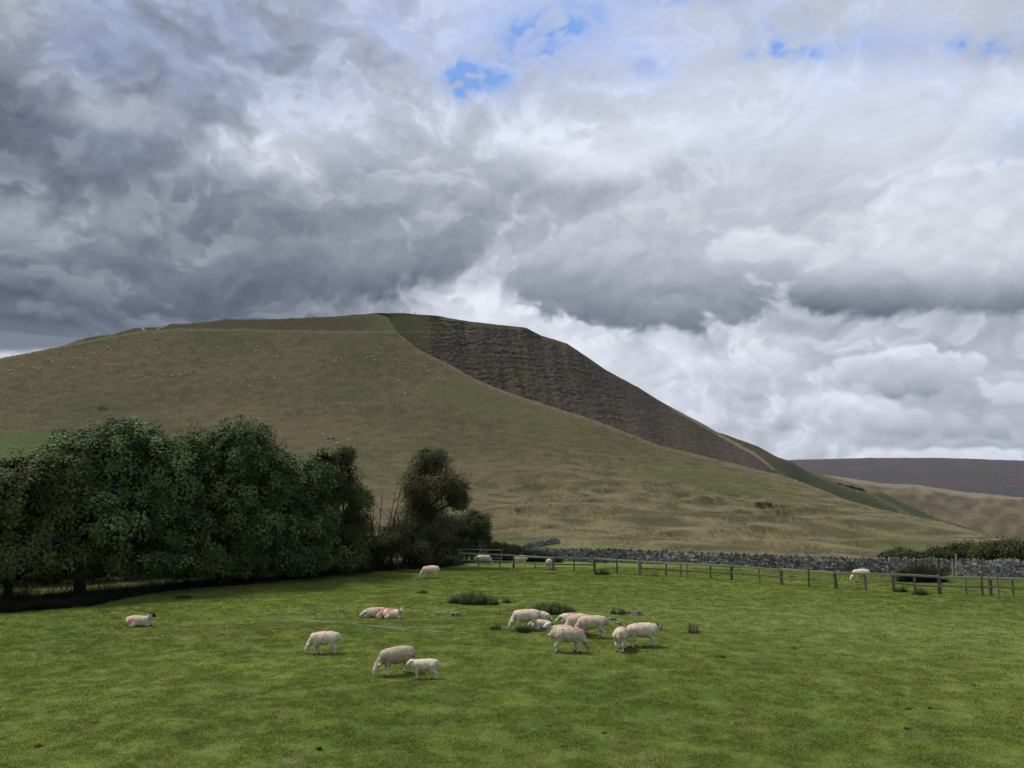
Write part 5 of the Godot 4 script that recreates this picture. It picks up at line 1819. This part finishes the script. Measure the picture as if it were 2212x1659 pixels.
# ------------------------------------------------------------------ small things
func build_small() -> void:
	# blue water pipe lying in the grass
	var blue := StandardMaterial3D.new()
	blue.albedo_color = lin(0.20, 0.36, 0.38)
	blue.roughness = 0.5
	var st := begin()
	var line := [[568, 1338.5], [600, 1338.8], [632, 1339], [664, 1340.5], [700, 1343.5], [740, 1347], [770, 1349.5], [800, 1352], [830, 1355.5], [852, 1357.5], [900, 1362], [965, 1365], [1010, 1368]]
	var first := ground_at(568, 1338.5)
	var prev := Vector3.ZERO
	for i in line.size():
		var p := ground_at(line[i][0], line[i][1]) + Vector3(0, [0.02, 0.016, 0.0, 0.012, 0.002, 0.016, 0.018, 0.0, 0.014, 0.012, -0.01, -0.004, -0.01][i], 0) - first
		if i > 0:
			for k in 4:
				var a := prev.lerp(p, k / 4.0)
				var b := prev.lerp(p, (k + 1) / 4.0)
				a.y += 0.012 * sin(i * 4.0 + k)
				b.y += 0.012 * sin(i * 4.0 + k + 1.0)
				tube_into(st, a, b, 0.015, 0.015, 8)
		prev = p
	var o := put("water_pipe", flat(st), blue, self)
	o.position = first
	meta(o, "long pale blue water pipe lying in the grass behind the lone grazing sheep", "pipe")
	# loose limestone
	var stone := rock_mat(Color(0.36, 0.34, 0.31))
	var list := [[1378, 1328.5, 0.34, "largest pale stone in the grass behind the pale sheep"], [1322, 1340, 0.24, "pale flat stone left of the largest one, near the weeds"], [1336, 1350, 0.20, "brownish stone just behind the two right-hand sheep"], [981, 1331, 0.30, "grey stone lying right of the resting pair of sheep"], [947, 1328, 0.15, "small pale stone between the resting pair and the grey stone"], [677, 1327, 0.15, "dark clod left of the resting pair of sheep"], [738, 1321, 0.18, "grey lump in the grass above the blue pipe"], [1021, 1303, 0.2, "small tan stone at the foot of the left nettle patch"], [1708, 1247, 0.2, "white stone at the foot of the long wall"], [1812, 1237, 0.28, "pointed white stone against the wall near the walking sheep"], [1504, 1248, 0.16, "white stone by the middle stakes of the fence"], [2154, 1290, 0.16, "white stone at a stake at the right end of the fence"], [2163, 1290, 0.14, "second white stone beside the stake at the right end of the fence"]]
	for q in list:
		var s := begin()
		for k in 2:
			stone_into(s, Vector3(q[2] * rng.randf_range(0.4, 0.6), q[2] * rng.randf_range(0.3, 0.45), q[2] * 0.4), 0.35, Transform3D(Basis(Vector3.UP, rng.randf() * 3.0).rotated(Vector3.RIGHT, rng.randf_range(-0.2, 0.2)), Vector3((k - 0.5) * q[2] * 0.5, q[2] * 0.22, rng.randf_range(-0.05, 0.05))))
		var m := put("stone", flat(s), stone, self)
		m.position = ground_at(q[0], q[1])
		meta(m, q[3], "stone", "loose stones in the pasture")
	# a vehicle parked behind the brow of the hill
	var az := az_of(345.0, 708.0)
	var crest := hill_crest(az)
	var r := crest.y + 2.5
	var at := Vector3(sin(az) * r, crest.x - 1.0, -cos(az) * r)
	var van := thing("parked_van", "white vehicle roof showing over the brow of the hill", "van", at)
	van.rotation.y = 0.1
	var white := StandardMaterial3D.new()
	white.albedo_color = lin(0.8, 0.8, 0.8)
	white.roughness = 0.3
	var dark := StandardMaterial3D.new()
	dark.albedo_color = lin(0.02, 0.022, 0.025)
	dark.roughness = 0.2
	var s := begin()
	var prof := [Vector2(-2.3, 0.4), Vector2(2.3, 0.4), Vector2(2.3, 0.95), Vector2(1.5, 1.1), Vector2(0.9, 1.85), Vector2(0.6, 1.95), Vector2(-2.2, 1.95), Vector2(-2.3, 1.8)]
	for i in prof.size():
		var a: Vector2 = prof[i]
		var b: Vector2 = prof[(i + 1) % prof.size()]
		quad(s, Vector3(a.x, a.y, 0.9), Vector3(a.x, a.y, -0.9), Vector3(b.x, b.y, -0.9), Vector3(b.x, b.y, 0.9))
	for z in [0.9, -0.9]:
		for i in range(1, prof.size() - 1):
			for v in ([prof[0], prof[i], prof[i + 1]] if z < 0.0 else [prof[0], prof[i + 1], prof[i]]):
				s.add_vertex(Vector3(v.x, v.y, z))
	put("body", flat(s), white, van)
	for x in [-1.4, 1.4]:
		for z in [-0.86, 0.86]:
			s = begin()
			tube_into(s, Vector3(x, 0.34, z - 0.1), Vector3(x, 0.34, z + 0.1), 0.34, 0.34, 14)
			put("wheel", flat(s), dark, van)
	s = begin()
	quad(s, Vector3(0.2, 1.25, 0.905), Vector3(1.25, 1.25, 0.905), Vector3(0.88, 1.75, 0.905), Vector3(0.2, 1.75, 0.905))
	put("window", flat(s), dark, van)
	s = begin()
	quad(s, Vector3(1.44, 1.19, 0.75), Vector3(1.44, 1.19, -0.75), Vector3(0.97, 1.79, -0.75), Vector3(0.97, 1.79, 0.75))
	put("windscreen", flat(s), dark, van)

func build_objects() -> void:
	build_sheep()
	build_people()
	print("animals ", Time.get_ticks_msec())
	build_walls()
	build_fences()
	build_gates()
	print("walls ", Time.get_ticks_msec())
	build_trees()
	build_weeds()
	print("trees ", Time.get_ticks_msec())
	build_small()
	build_grass()
